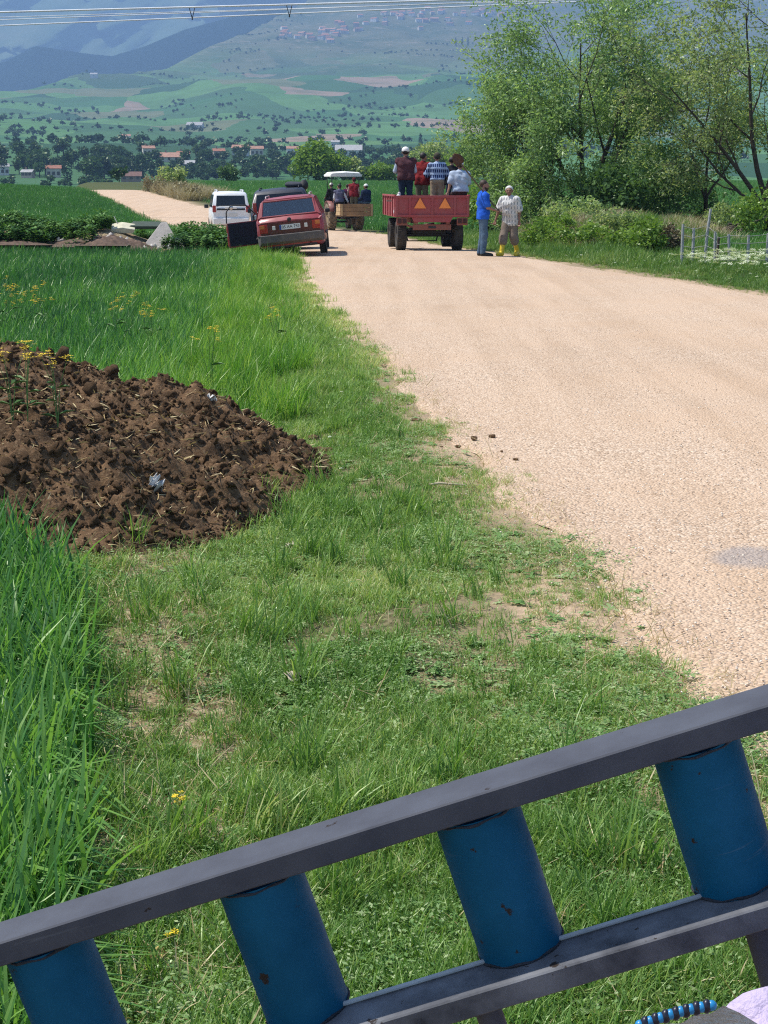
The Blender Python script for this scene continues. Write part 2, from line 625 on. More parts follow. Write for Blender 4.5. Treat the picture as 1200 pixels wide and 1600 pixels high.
def grid_faces(nr, ncol):
    i = np.arange(nr - 1)[:, None] * ncol + np.arange(ncol - 1)[None, :]
    return np.stack([i, i + 1, i + ncol + 1, i + ncol], -1).reshape(-1, 4)

rows = np.concatenate([np.arange(-30, 3, 1.5), np.arange(3, 16, .12), np.arange(16, 60, .35), np.arange(60, 300, 1.5), np.geomspace(300, 7000, 190)])
ncol = 281
sgrid = np.linspace(-1, 1, ncol)
sg = np.sign(sgrid) * np.abs(sgrid) ** 1.6
YY = np.repeat(rows[:, None], ncol, 1)
wid = 45 + .5 * np.maximum(rows, 0)
cen = np.where(rows < 300, np.interp(rows, [0, 40, 300], [0, 0, 0]), 0)
XX = cen[:, None] + sg[None, :] * wid[:, None]
ZZ = T(XX, YY)
off = np.maximum(XL(YY) - XX, XX - XR(YY))
ZZ = ZZ - np.where(off < 0, 0.03, 0.0)
edge_n = fbm(XX * 1.5, YY * .9, 0, 41, 3) * .3
dust = (1 - sstep(0.0, .55, off + edge_n)) * (1 - sstep(300, 350, YY))
dust = np.maximum(dust, .5 * (1 - sstep(.2, 1.2, off + edge_n)) * (1 - sstep(120, 160, YY)))
track = np.abs(XX - (XW(YY) + .38) - .12 * vnoise(YY * .8, 0, 0, 8)) < .3
green = np.where(track & (YY < 9), .12, .62) + .3 * fbm(XX * 1.1, YY * 1.1, 0, 31, 3)
green = np.where(XX < XW(YY), .5, green)
green = np.where(YY > 60, .95, green)
green = np.where((np.abs(YY - 45.3) < 2.0) & (XX < XL(YY) - 1), .05, green)
far = sstep(290, 330, YY)
scrub = sstep(150, 330, ZZ + 60 * fbm(XX / 500, YY / 500, 0, 77, 3))
ground_me = np_mesh('ground', np.stack([XX, YY, ZZ], -1).reshape(-1, 3), grid_faces(len(rows), ncol), [ground_material()], True,
                    dict(dust=dust.ravel(), green=np.clip(green, 0, 1).ravel(), far=far.ravel(), scrub=scrub.ravel()))
tag(obj('ground', ground_me), kind='structure')

# ---------------------------------------------------------------- road: chip-sealed dirt-coloured surface
def road_material():
    m, nt, out = nodes_of('road_chippings')
    b = N(nt, 'ShaderNodeBsdfPrincipled')
    b.inputs['Roughness'].default_value = .9
    b.inputs['Specular IOR Level'].default_value = .15
    v = coord(nt, 'Object')
    big = noise(nt, v, .35, 5)
    col = mixc(nt, ramp(nt, big, [(.35, 0.), (.68, 1.)]), (.51, .355, .232), (.43, .302, .20))
    mp = N(nt, 'ShaderNodeMapping')
    mp.inputs['Scale'].default_value = (2.4, .12, 1)
    mp.inputs['Rotation'].default_value = (0, 0, -.12)
    nt.links.new(v, mp.inputs[0])
    tr = noise(nt, mp.outputs[0], 1.0, 4)
    col = mixc(nt, ramp(nt, tr, [(.40, 0.), (.60, .75)]), col, (.58, .42, .29))
    vo = N(nt, 'ShaderNodeTexVoronoi')
    vo.inputs['Scale'].default_value = 62
    nt.links.new(v, vo.inputs['Vector'])
    sep = N(nt, 'ShaderNodeSeparateColor')
    nt.links.new(vo.outputs['Color'], sep.inputs[0])
    chip = ramp(nt, sep.outputs[0], [(0, (.25, .175, .12)), (.3, (.45, .325, .225)), (.65, (.58, .435, .31)), (1, (.72, .60, .47))])
    coarse = ramp(nt, noise(nt, v, .55, 4), [(.36, .25), (.62, .8)])
    col = mixc(nt, coarse, col, mixc(nt, .8, col, chip))
    # an old grey patch of bare asphalt and dark tar showing through
    at_ = N(nt, 'ShaderNodeAttribute', attribute_name='patch').outputs['Fac']
    col = mixc(nt, at_, col, (.27, .25, .245))
    nt.links.new(col, b.inputs['Base Color'])
    bm = N(nt, 'ShaderNodeBump')
    bm.inputs['Strength'].default_value = .9
    bm.inputs['Distance'].default_value = .012
    nt.links.new(vo.outputs['Distance'], bm.inputs['Height'])
    bm.invert = True
    nt.links.new(bm.outputs[0], b.inputs['Normal'])
    nt.links.new(b.outputs[0], out.inputs[0])
    return m

ry = np.concatenate([np.arange(-30, 3, 1.0), np.arange(3, 20, .07), np.arange(20, 45, .2), np.arange(45, 175, .6)])
rs = np.concatenate([np.linspace(0, .12, 14), np.linspace(.14, .86, 22), np.linspace(.88, 1, 12)])
xl = XL(ry) + .10 * fbm(ry * .9, 0 * ry, 0, 51, 4) + .03 * vnoise(ry * 6, 0 * ry, 0, 52)
xr = XR(ry) + .12 * fbm(ry * .6, 0 * ry + 9, 0, 53, 4)
RX = xl[:, None] * (1 - rs[None]) + xr[:, None] * rs[None]
RY = np.repeat(ry[:, None], len(rs), 1)
RZ = T(RX, RY, False) + .012 + .03 * (1 - (2 * rs[None] - 1) ** 2) + .008 * fbm(RX * .7, RY * .5, 0, 57, 3)
RZ[:, 0] -= .03
RZ[:, -1] -= .03
_pc = flat(1185, 876)
pat = (1 - sstep(.75, 1.0, np.sqrt(((RX - _pc[0]) / .30) ** 2 + ((RY - _pc[1]) / .22) ** 2) + .45 * fbm(RX * 4, RY * 4, 0, 61, 4)))
road_me = np_mesh('road', np.stack([RX, RY, RZ], -1).reshape(-1, 3), grid_faces(len(ry), len(rs)), [road_material()], True, dict(patch=pat.ravel() * .6))
tag(obj('road', road_me), kind='structure')

# ---------------------------------------------------------------- hills behind the slope
def hill_material(name, stops, scale):
    m, nt, out = nodes_of(name)
    b = N(nt, 'ShaderNodeBsdfPrincipled')
    b.inputs['Roughness'].default_value = 1
    b.inputs['Specular IOR Level'].default_value = 0
    v = coord(nt, 'Object')
    mp = N(nt, 'ShaderNodeMapping')
    mp.inputs['Scale'].default_value = (1, .5, .8)
    nt.links.new(v, mp.inputs[0])
    nt.links.new(ramp(nt, noise(nt, mp.outputs[0], scale, 8, .62, .4), stops), b.inputs['Base Color'])
    nt.links.new(b.outputs[0], out.inputs[0])
    return m

def hill_sheet(name, d0, d1, cx, cy, y0, material, seed, relief):
    pxs = np.linspace(-500, 1700, 320)
    t = np.linspace(0, 1, 90)
    P, TT = np.meshgrid(pxs, t)
    crest = np.interp(P, cx, cy)
    pyv = y0 + (crest - y0) * TT
    D = d0 + (d1 - d0) * TT
    X = (P - 600) / FPX * D
    Z = EYE + (285 - pyv) / FPX * D
    rel = fbm(X / 520 + 3, D / 900, Z / 600, seed, 6, .55)
    D2 = D + rel * relief * (1 - np.abs(2 * TT - 1) ** 3)
    Z = Z + rel * relief * .22 * np.sin(np.pi * np.clip(TT, 0, 1)) 
    # far side falls away
    X = np.concatenate([X, X[-1:] * 1.1], 0)
    D2 = np.concatenate([D2, D2[-1:] + 900], 0)
    Z = np.concatenate([Z, Z[-1:] - 500], 0)
    me = np_mesh(name, np.stack([X, D2, Z], -1).reshape(-1, 3), grid_faces(91, 320), [material], True)
    return tag(obj(name, me), kind='structure')

hill_sheet('cloud_shaded_hill', 4300, 5400, [-500, -100, 0, 30, 75, 110, 150, 190, 240, 300, 400, 462, 500, 560, 1700], [150, 128, 114, 107, 84, 89, 95, 99, 85, 61, 35, 26, 70, 170, 260], 262,  # valley side under cloud shadow; the shade is put into its dark base colour
           hill_material('hill_cloud_shade', [(.3, (.006, .014, .010)), (.7, (.012, .024, .014))], .01), 5, 90)
hill_sheet('mountain', 6000, 8800, [-500, 1700], [-150, -190], 200,
           hill_material('mountain_scrub', [(.30, (.07, .11, .06)), (.46, (.10, .145, .075)), (.58, (.12, .155, .085)), (.68, (.15, .17, .10)), (.8, (.10, .14, .07))], .004), 15, 900)

# ================================================================== GRASS AND FIELD CROPS
R0 = np.random.RandomState(7)

def blades(rs, n, h0, h1, w, spread, bend, segs=3, lean=0.25, kink=0.0):
    V, F3, F4 = [], [], []
    for i in range(n):
        a = rs.uniform(0, 2 * math.pi)
        r = spread * math.sqrt(rs.uniform())
        bx, by = r * math.cos(a), r * math.sin(a)
        d = rs.uniform(0, 2 * math.pi)
        h = rs.uniform(h0, h1)
        bd = bend * rs.uniform(.25, 1.3)
        ww = w * rs.uniform(.7, 1.3)
        ln = lean * rs.uniform(0, 1)
        side = d + math.pi / 2 + rs.uniform(-.6, .6)
        sx, sy = math.cos(side), math.sin(side)
        b0 = len(V)
        kk = rs.uniform() < kink
        for s in range(segs):
            t = s / segs
            o = h * (ln * t + bd * t * t)
            z = h * (t - .42 * bd * t * t)
            if kk and t > .5:
                z -= h * (t - .5) * 1.1
                o += h * (t - .5) * .7
            wd = ww * .5 * (1 - .75 * t ** 1.6) * (.75 if s == 0 else 1)
            cx, cy = bx + o * math.cos(d), by + o * math.sin(d)
            V += [(cx - sx * wd, cy - sy * wd, z), (cx + sx * wd, cy + sy * wd, z)]
        o = h * (ln + bd)
        z = h * (1 - .42 * bd)
        if kk:
            z -= h * .55
            o += h * .35
        V.append((bx + o * math.cos(d), by + o * math.sin(d), z))
        for s in range(segs - 1):
            k = b0 + 2 * s
            F4.append((k, k + 1, k + 3, k + 2))
        k = b0 + 2 * (segs - 1)
        F3.append((k, k + 1, k + 2))
    return np.array(V), np.array(F3), np.array(F4)

def rosette(rs, n, ln, w, up=.5):
    V, F3, F4 = [], [], []
    for i in range(n):
        a = 2 * math.pi * i / n + rs.uniform(-.4, .4)
        L, W = ln * rs.uniform(.6, 1.2), w * rs.uniform(.7, 1.2)
        e = rs.uniform(.1, up)
        dx, dy = math.cos(a), math.sin(a)
        px_, py_ = -dy, dx
        b = len(V)
        for t, wd in ((.05, .15), (.35, .8), (.7, 1.0), (1.0, .1)):
            o = L * t
            z = L * (e * 1.6 * t - e * 1.3 * t * t)
            V.append((dx * o - px_ * W * wd / 2, dy * o - py_ * W * wd / 2, z + .01))
            V.append((dx * o + px_ * W * wd / 2, dy * o + py_ * W * wd / 2, z + .01))
        for s in range(3):
            k = b + 2 * s
            F4.append((k, k + 1, k + 3, k + 2))
    return np.array(V), np.zeros((0, 3), int), np.array(F4)

def sprig(rs, n, h, leaf):
    """upright weed: stem with small oval leaves"""
    V, F3, F4 = [], [], []
    for i in range(n):
        t = rs.uniform(.15, 1)
        a = rs.uniform(0, 6.28)
        x0, y0, z0 = rs.normal(0, .02 + .05 * t), rs.normal(0, .02 + .05 * t), h * t
        L = leaf * rs.uniform(.6, 1.3)
        dx, dy, dz = math.cos(a), math.sin(a), rs.uniform(-.2, .6)
        px_, py_ = -dy, dx
        b = len(V)
        V += [(x0, y0, z0), (x0 + dx * L * .5 + px_ * L * .28, y0 + dy * L * .5 + py_ * L * .28, z0 + dz * L * .5), (x0 + dx * L, y0 + dy * L, z0 + dz * L * .8), (x0 + dx * L * .5 - px_ * L * .28, y0 + dy * L * .5 - py_ * L * .28, z0 + dz * L * .5)]
        F4.append((b, b + 1, b + 2, b + 3))
    return np.array(V), np.zeros((0, 3), int), np.array(F4)

def sample(n, y0, y1, fx, dens, rs, power=1.0):
    """points on the ground; fx(y) gives the x range, dens(x,y) 0..1 keeps or drops; nearer ground gets more"""
    u = rs.uniform(size=n)
    y = y0 * (y1 / y0) ** (u ** power)
    lo, hi = fx(y)
    x = lo + (hi - lo) * rs.uniform(size=n)
    keep = rs.uniform(size=n) < dens(x, y)
    x, y = x[keep], y[keep]
    return x, y, T(x, y)

def do_scatter(name, protos, xyz, smin, smax, mats, label, cat, tint=None, sfun=None, tilt=.12, rs=R0, npick=None):
    x, y, z = xyz
    n = len(x)
    rot = np.stack([rs.normal(0, tilt, n), rs.normal(0, tilt, n), rs.uniform(0, 6.283, n)], -1)
    scl = rs.uniform(smin, smax, n)
    if sfun is not None:
        scl = scl * sfun(x, y)
    tn = rs.uniform(0, 1, n) if tint is None else np.clip(tint(x, y) + rs.normal(0, .14, n), 0, 1)
    pick = rs.randint(0, npick or len(protos), n)
    return scatter(name, protos, np.stack([x, y, z - .004], -1), rot, scl, pick, tn, mats, label, cat)

# -- verge turf
TURF = leaf_mat('grass_turf', [(.08, .175, .036), (.14, .265, .056), (.215, .34, .082), (.33, .42, .13), (.58, .56, .28)], .38, atype='INSTANCER')
rs = np.random.RandomState(3)
turf = [blades(rs, 18, .02, .058, .0040, .045, .75) for _ in range(9)] + [blades(rs, 20, .05, .11, .0042, .05, .6) for _ in range(2)]
weeds = [rosette(rs, 7, .045, .017) for _ in range(3)] + [sprig(rs, 30, .045, .014) for _ in range(5)]

def patchy(x, y):
    return fbm(x * 1.6, y * 1.1, 0, 101, 4)
def verge_dens(x, y):
    s = XL(y) - x
    e = sstep(-.22, .42, s + .24 * fbm(x * 2.2, y * 1.5, 0, 91, 3))
    tr = np.abs(x - (XW(y) + .36) - .12 * vnoise(y * .8, 0 * y, 0, 8)) < .24
    bare = np.where(tr & (y < 9.5), .30 + .5 * (patchy(x * 1.5, y * 1.5) > -.05), 1.0)
    hole = np.where(patchy(x * 1.3 + 5, y * 1.3) < -.5, .25, 1.0)
    return e * bare * hole * np.where(x < XW(y) - .15, 0, 1)
fxv = lambda y: (XW(y) - .2, XL(y) + .25)
tint_v = lambda x, y: .40 + .24 * fbm(x * .9, y * .7, 0, 111, 3) + .25 * (1 - sstep(.05, .5, XL(y) - x)) + .08 * sstep(14, 20, y)
size_v = lambda x, y: (.68 + .42 * sstep(.1, 1.0, XL(y) - x) + .28 * np.clip(fbm(x * .8, y * .7, 0, 121, 3), -.5, .8)) * (.82 + .68 * sstep(5, 25, y))
do_scatter('verge_grass', turf, sample(42000, 2.7, 17, fxv, verge_dens, rs), .8, 1.25, [TURF], 'short green grass on the verge beside the road', 'grass', tint_v, size_v, rs=rs)
do_scatter('verge_grass', turf, sample(19000, 15, 62, fxv, verge_dens, rs), 1.1, 1.7, [TURF], 'grass of the verge farther along the road', 'grass', tint_v, lambda x, y: size_v(x, y) * 1.1, rs=rs)
WEED = leaf_mat('weed_leaves', [(.10, .20, .055), (.165, .29, .085), (.24, .35, .135), (.38, .46, .23)], .3, atype='INSTANCER', gloss=.04)
do_scatter('weed_plants', weeds, sample(20000, 2.7, 20, fxv, lambda x, y: verge_dens(x, y) ** .5 * np.where(fbm(x * 1.4, y * 1.2, 0, 131, 3) > -.05, .9, .18), rs), .6, 1.25, [WEED], 'low broad-leaved weeds among the verge grass', 'weeds', rs=rs)
STRAW = leaf_mat('dry_stalks', [(.42, .33, .17), (.55, .46, .28), (.36, .26, .13)], .2, atype='INSTANCER')
dry = [blades(rs, 5, .03, .09, .0035, .05, 1.0, lean=1.2) for _ in range(5)]
do_scatter('dry_grass_stalks', dry, sample(9000, 2.7, 20, fxv, lambda x, y: .12 + .6 * (np.abs(x - XW(y) - .36) < .3) + .45 * (1 - sstep(.1, .6, XL(y) - x)), rs), .7, 1.3, [STRAW], 'dry straw stalks lying among the grass', 'dry grass', rs=rs, tilt=.5)
# -- taller green tufts
tall = [blades(rs, 34, .12, .26, .006, .06, .5) for _ in range(5)]
do_scatter('tall_grass_tufts', tall, sample(1500, 3.4, 34, lambda y: (XW(y) - .1, XL(y) - .35), lambda x, y: np.where(fbm(x * .9, y * .6, 0, 141, 3) > .22, .9, .12) * (.25 + .75 * sstep(7, 10, y)), rs), .6, 1.15, [TURF], 'taller tufts of grass on the verge', 'grass', lambda x, y: .3 + .25 * sstep(12, 18, y), rs=rs)
LUSH = leaf_mat('lush_roadside_grass', [(.08, .21, .03), (.13, .285, .042), (.20, .36, .06), (.32, .44, .10)], .42, atype='INSTANCER')
do_scatter('lush_grass', [blades(rs, 26, .22, .46, .009, .12, .35) for _ in range(5)], sample(5200, 11.5, 46, lambda y: (XW(y) - .9, XW(y) + 1.25), lambda x, y: .95 * sstep(1.25, .1, np.abs(x - XW(y)) + .5 * fbm(x * 1.3, y * .8, 0, 145, 3)), rs), .45, 1.1, [LUSH], 'tall bright green grass along the edge of the wheat', 'grass', rs=rs)

# -- wheat
WHEAT = leaf_mat('wheat_leaves', [(.03, .105, .034), (.058, .175, .048), (.105, .25, .06), (.19, .35, .082)], .42, atype='INSTANCER', gloss=.03)
wheat = [blades(rs, 11, .20, .44, .0145, .10, .36, 4, .22, .4) for _ in range(8)]
def in_heap(x, y):
    return (((x + 2.3) / 1.85) ** 2 + ((y - 10.0) / 2.3) ** 2) < 1.0
fxw = lambda y: (-(.27 * y + 1.8), XW(y) + .03)
wd = lambda x, y: np.where(in_heap(x, y), 0, 1) * np.where((y > 42) & (y < 50), 0, 1) * sstep(-.1, .1, XW(y) - x + .1 * vnoise(y * 3, x * 0, 0, 3)) * np.where((y < 9.6) & (y > 7.2) & (x > -1.75), 0, 1)
tw = lambda x, y: .42 + .22 * fbm(x * .5, y * .3, 0, 151, 3) + .35 * (1 - sstep(0, 1.6, XW(y) - x)) - .12 * sstep(18, 30, y)
do_scatter('wheat_crop', wheat, sample(4600, 2.6, 13, fxw, wd, rs), .8, 1.1, [WHEAT], 'young green wheat growing on the left of the verge', 'wheat', tw, rs=rs, tilt=.08)
do_scatter('wheat_crop', wheat, sample(26000, 11, 42, fxw, wd, rs, .8), .85, 1.2, [WHEAT], 'field of young wheat between heap and rubble bank', 'wheat', tw, rs=rs, tilt=.1)
crop = [blades(rs, 60, .26, .42, .03, .6, .4, 2, .2, .25) for _ in range(5)]
cd = lambda x, y: np.ones_like(x)
CROP = leaf_mat('far_crop_leaves', [(.05, .15, .04), (.075, .20, .05), (.105, .25, .06)], .34, atype='INSTANCER')
tf = lambda x, y: .5 + .3 * fbm(x / 14, y / 22, 0, 161, 3)
do_scatter('wheat_crop', crop, sample(9000, 49, 172, lambda y: (-(.27 * y + 3), XL(y) - 1.0), lambda x, y: np.where(y < 165, 1, .5), rs, .8), .8, 1.2, [CROP], 'green wheat field rising on the left of the far road', 'wheat', tf, rs=rs)
do_scatter('wheat_crop', crop, sample(15000, 72, 300, lambda y: (np.maximum(XR(y) + 2.0, -.13 * y), .27 * y + 3), lambda x, y: np.where(x > XR(y) + 2, 1, 0), rs, .8), .8, 1.25, [CROP], 'green field behind the tractor and the trailer', 'wheat', tf, rs=rs)
do_scatter('wheat_crop', crop, sample(3800, 31, 74, lambda y: (XR(y) + 5.5, .27 * y + 3), lambda x, y: np.where((x - 6.9) ** 2 / 14 + (y - 50) ** 2 / 90 < 1, 0, 1), rs, .8), .6, .9, [CROP], 'green field behind the wire fence', 'wheat', tf, rs=rs)

# -- right-hand roadside
RIGHT = leaf_mat('roadside_grass', [(.07, .155, .035), (.12, .22, .05), (.20, .29, .08), (.38, .37, .17)], .36, atype='INSTANCER')
rg = [blades(rs, 26, .12, .3, .012, .12, .5) for _ in range(6)]
tr_ = lambda x, y: .33 + .2 * fbm(x * .6, y * .3, 0, 171, 3) + .5 * (1 - sstep(.0, .9, x - XR(y)))
do_scatter('roadside_grass', rg, sample(11000, 17, 72, lambda y: (XR(y) - .1, XR(y) + 7), lambda x, y: sstep(-.1, .5, x - XR(y) + .15 * fbm(x, y, 0, 4, 2)), rs), .75, 1.25, [RIGHT], 'grass along the right edge of the road', 'grass', tr_, lambda x, y: (.4 + .8 * sstep(.2, 1.6, x - XR(y))) * (1 - .45 * sstep(37, 33, y)), rs=rs)
DRY = leaf_mat('dead_grass', [(.24, .20, .12), (.33, .27, .17), (.42, .36, .24)], .25, atype='INSTANCER')
dg = [blades(rs, 30, .3, .6, .014, .16, .6, 3, .5) for _ in range(4)]
do_scatter('dead_grass', dg, sample(1700, 42, 60, lambda y: (4.2 + 0 * y, 9.6 + 0 * y), lambda x, y: np.where(vnoise(x * .9, y * .45, 0, 181) > .0, .85, .08), rs), .5, 1.0, [DRY], 'dead brown grass on the bank behind the older man', 'dry grass', rs=rs)
do_scatter('dead_grass', dg, sample(520, 122, 146, lambda y: (XR(y) + .3, XR(y) + 4.0), cd, rs), 1.3, 2.5, [DRY], 'dry brown brush beside the far bend of the road', 'dry grass', rs=rs)

# -- brambles on the rubble bank
BRAM = leaf_mat('bramble_leaves', [(.030, .085, .022), (.05, .125, .03), (.09, .19, .045), (.15, .27, .07)], .25, atype='INSTANCER', gloss=.05)
br = [sprig(rs, 60, .45, .11) for _ in range(5)]
do_scatter('bramble_growth', br, sample(3800, 43.2, 50, lambda y: (-15 + 0 * y, XL(y) - .9), lambda x, y: np.where((y > 44.6) | (vnoise(x * .7, y * .5, 0, 191) > -.1), .95, .15) * np.where(np.abs(x + 6.9) < .9, (y > 47.0) * .8, 1.0), rs), .6, 1.15, [BRAM], 'dark green bramble growth along the rubble bank', 'brambles', rs=rs)

# -- gravel chippings lying on the road
pb = []
for k in range(5):
    q = MB().ball((0, 0, .3), (1, .8, .55), 6, 4)
    v = np.array([tuple(p) for p in q.v]) * (1 + .25 * rs.normal(size=(len(q.v), 1)))
    pb.append((v * .008, np.zeros((0, 3), int), np.array(q.f)))
PEB = leaf_mat('chippings', [(.42, .31, .22), (.56, .42, .30), (.66, .53, .40), (.75, .66, .56)], 0.0, atype='INSTANCER', gloss=.02)
x, y, z = sample(12000, 3.4, 20, lambda y: (XL(y) - .25, XL(y) + .30 * y + .4), lambda x, y: np.where(x < XL(y), .35, .35 + .65 * (vnoise(x * .8, y * .4, 0, 201) > 0)), rs)
do_scatter('road_gravel', pb, (x, y, T(x, y, False) + .016 + .03 * np.clip((x - XL(y)) / 2, 0, 1) * (x > XL(y))), .3, .85, [PEB], 'loose pale chippings on the road surface', 'gravel', rs=rs, tilt=.4)

# ================================================================== FOREGROUND: RAIL, CLOTH, TRAILER DECK, HEAP
def rail_paint(name, col, dark, chip, metal=0.0, rough=.5):
    m, nt, out = nodes_of(name)
    b = N(nt, 'ShaderNodeBsdfPrincipled')
    v = coord(nt, 'Object')
    n1 = noise(nt, v, 22, 6, .6)
    c = mixc(nt, ramp(nt, n1, [(.35, 0.), (.7, 1.)]), col, dark)
    n2 = noise(nt, v, 55, 7, .68)
    ch = ramp(nt, n2, [(chip, 0.), (chip + .03, 1.)])
    c = mixc(nt, ch, c, (.028, .02, .016))
    sc_ = N(nt, 'ShaderNodeMapping')
    sc_.inputs['Scale'].default_value = (14, 14, 300)
    sc_.inputs['Rotation'].default_value = (.3, .9, 0)
    nt.links.new(v, sc_.inputs[0])
    n3 = noise(nt, sc_.outputs[0], 1, 3)
    c = mixc(nt, ramp(nt, n3, [(.68, 0.), (.76, .12)]), c, (.34, .36, .38))
    nt.links.new(c, b.inputs['Base Color'])
    b.inputs['Metallic'].default_value = metal
    b.inputs['Specular IOR Level'].default_value = .18
    rr = ramp(nt, n1, [(.3, rough - .1), (.7, rough + .15)])
    nt.links.new(rr, b.inputs['Roughness'])
    bm = N(nt, 'ShaderNodeBump')
    bm.inputs['Strength'].default_value = .25
    bm.inputs['Distance'].default_value = .0012
    mx = N(nt, 'ShaderNodeMath', operation='SUBTRACT')
    nt.links.new(n1, mx.inputs[0])
    nt.links.new(ch, mx.inputs[1])
    nt.links.new(mx.outputs[0], bm.inputs['Height'])
    nt.links.new(bm.outputs[0], b.inputs['Normal'])
    nt.links.new(b.outputs[0], out.inputs[0])
    return m

BLUE = rail_paint('blue_rail_paint', (.001, .092, .18), (.001, .066, .13), .645, 0, .62)
GREY = rail_paint('grey_worn_steel', (.08, .084, .10), (.055, .058, .072), .67, .0, .6)
WELD = mat('weld_rust', (.05, .055, .07), .8, .2, .5, 60, bump=.6, bscale=200)
RY_ = 0.95
LOWER = rail_paint('worn_lower_bar', (.17, .175, .19), (.04, .042, .05), .62, .0, .6)
def rp(px, py, d=RY_):
    return at(px, py, d)
tA, tB = rp(0, 1479), rp(1200, 1108)           # front lower arris of the upper bar's top face
bdir = (tB - tA).normalized()
udir = Vector((-bdir.z, 0, bdir.x)).normalized()
ndir = bdir.cross(udir).normalized()            # points to the camera (-y)
if ndir.y > 0: ndir = -ndir
Rm = Matrix((bdir, -ndir, udir)).transposed()   # local x along bar, y away from the camera, z up in the rail plane
rail = thing('metal_guard_rail', 'blue and grey tubular metal guard rail slanting across the foreground', 'guard rail')
rail.matrix_world = Matrix.Translation(tA) @ Rm.to_4x4()
inv = rail.matrix_world.inverted()
def rl(px, py, d=RY_):                          # photograph pixel -> rail coordinates
    return inv @ rp(px, py, d)
Lb = rl(1200, 1106).x
BW, BH = .036, .0165
def flatbar(x0, x1, z0, w, h, bow=0.0, n=24):
    mb = MB()
    secs = []
    for i in range(n + 1):
        t = i / n
        x = x0 + (x1 - x0) * t
        z = z0 + bow * (1 - (2 * t - 1) ** 2)
        b = .0011
        secs.append([(x, b, z - h), (x, 0, z - h + b), (x, 0, z - b), (x, b, z), (x, w - b, z), (x, w, z - b), (x, w, z - h + b), (x, w - b, z - h)])
    vs = [p for s in secs for p in s]
    k = 8
    fs = [(i * k + j, i * k + (j + 1) % k, (i + 1) * k + (j + 1) % k, (i + 1) * k + j) for i in range(n) for j in range(k)]
    mb.add(vs, fs)
    mb.add(secs[0], [tuple(range(k))]).add(secs[-1], [tuple(range(k))[::-1]])
    return mb
flatbar(-.42, Lb + .42, 0, BW, BH, .003).build('top_bar', GREY, rail)
zl = rl(822, 1509).z                             # top of the lower bar
lb_ = flatbar(-.42, Lb + .42, zl, .036, .0165, .0)
lb_.v = [(q[0], q[1] - .0155, q[2]) for q in lb_.v]
lb_.build('lower_bar', LOWER, rail)
TC = .0305
edge_ = flatbar(-.419, Lb + .419, zl + .0035, .003, .0034, 0)
edge_.v = [(q[0], q[1] + .0172, q[2]) for q in edge_.v]
edge_.build('worn_edge', rail_paint('bare_metal_edge', (.42, .45, .46), (.24, .26, .28), .62, .0, .5), rail)
tube_x = [rl(55, 1500).x, rl(429, 1480).x, rl(780, 1390).x, rl(1128, 1280).x]
step_ = (tube_x[3] - tube_x[0]) / 3
tube_x = [tube_x[0] - 2 * step_, tube_x[0] - step_] + tube_x + [tube_x[3] + step_, tube_x[3] + 2 * step_]
TR = .0292
for i, tx in enumerate(tube_x):
    mb = MB()
    h0, h1 = zl - .001, -BH + .001
    prof = [(TR, h0), (TR, h0 + .004)] + [(TR * (1 + .004 * math.sin(7 * t + i)), h0 + (h1 - h0) * t) for t in np.linspace(.1, .9, 9)] + [(TR, h1)]
    mb.lathe(prof, 48, 'z', (tx, TC, 0))
    tb = mb.build('tube', BLUE, rail)
    for zz, s in ((zl + .0005, 1), (-BH, -1)):
        wb = MB()
        pts = []
        for k in range(37):
            a = 2 * math.pi * k / 36
            pts.append((tx + (TR + .0002) * math.cos(a), TC + (TR + .0002) * math.sin(a), zz + s * (.0005 + .0006 * math.sin(9 * a + i))))
        wb.tube(pts, [.0009 + .0003 * math.sin(5 * k + i) for k in range(37)], 6)
        wb.build('weld_bead', WELD, tb)
for sx in (rl(766, 1590).x, rl(1188, 1462).x, -.2):
    MB().cone((sx, .003, zl - .0155), (sx, .003, zl - .085), .009, .009, 16).build('stub_pin', GREY, rail)
DECK_Z = .70
for px_ in (-.405, Lb + .405):
    foot = rail.matrix_world @ Vector((px_, BW / 2, 0))
    lo = inv @ Vector((foot.x, foot.y, DECK_Z + .002))
    MB().cone((px_, BW / 2, -BH), lo, .02, .02, 16).build('end_post', GREY, rail)

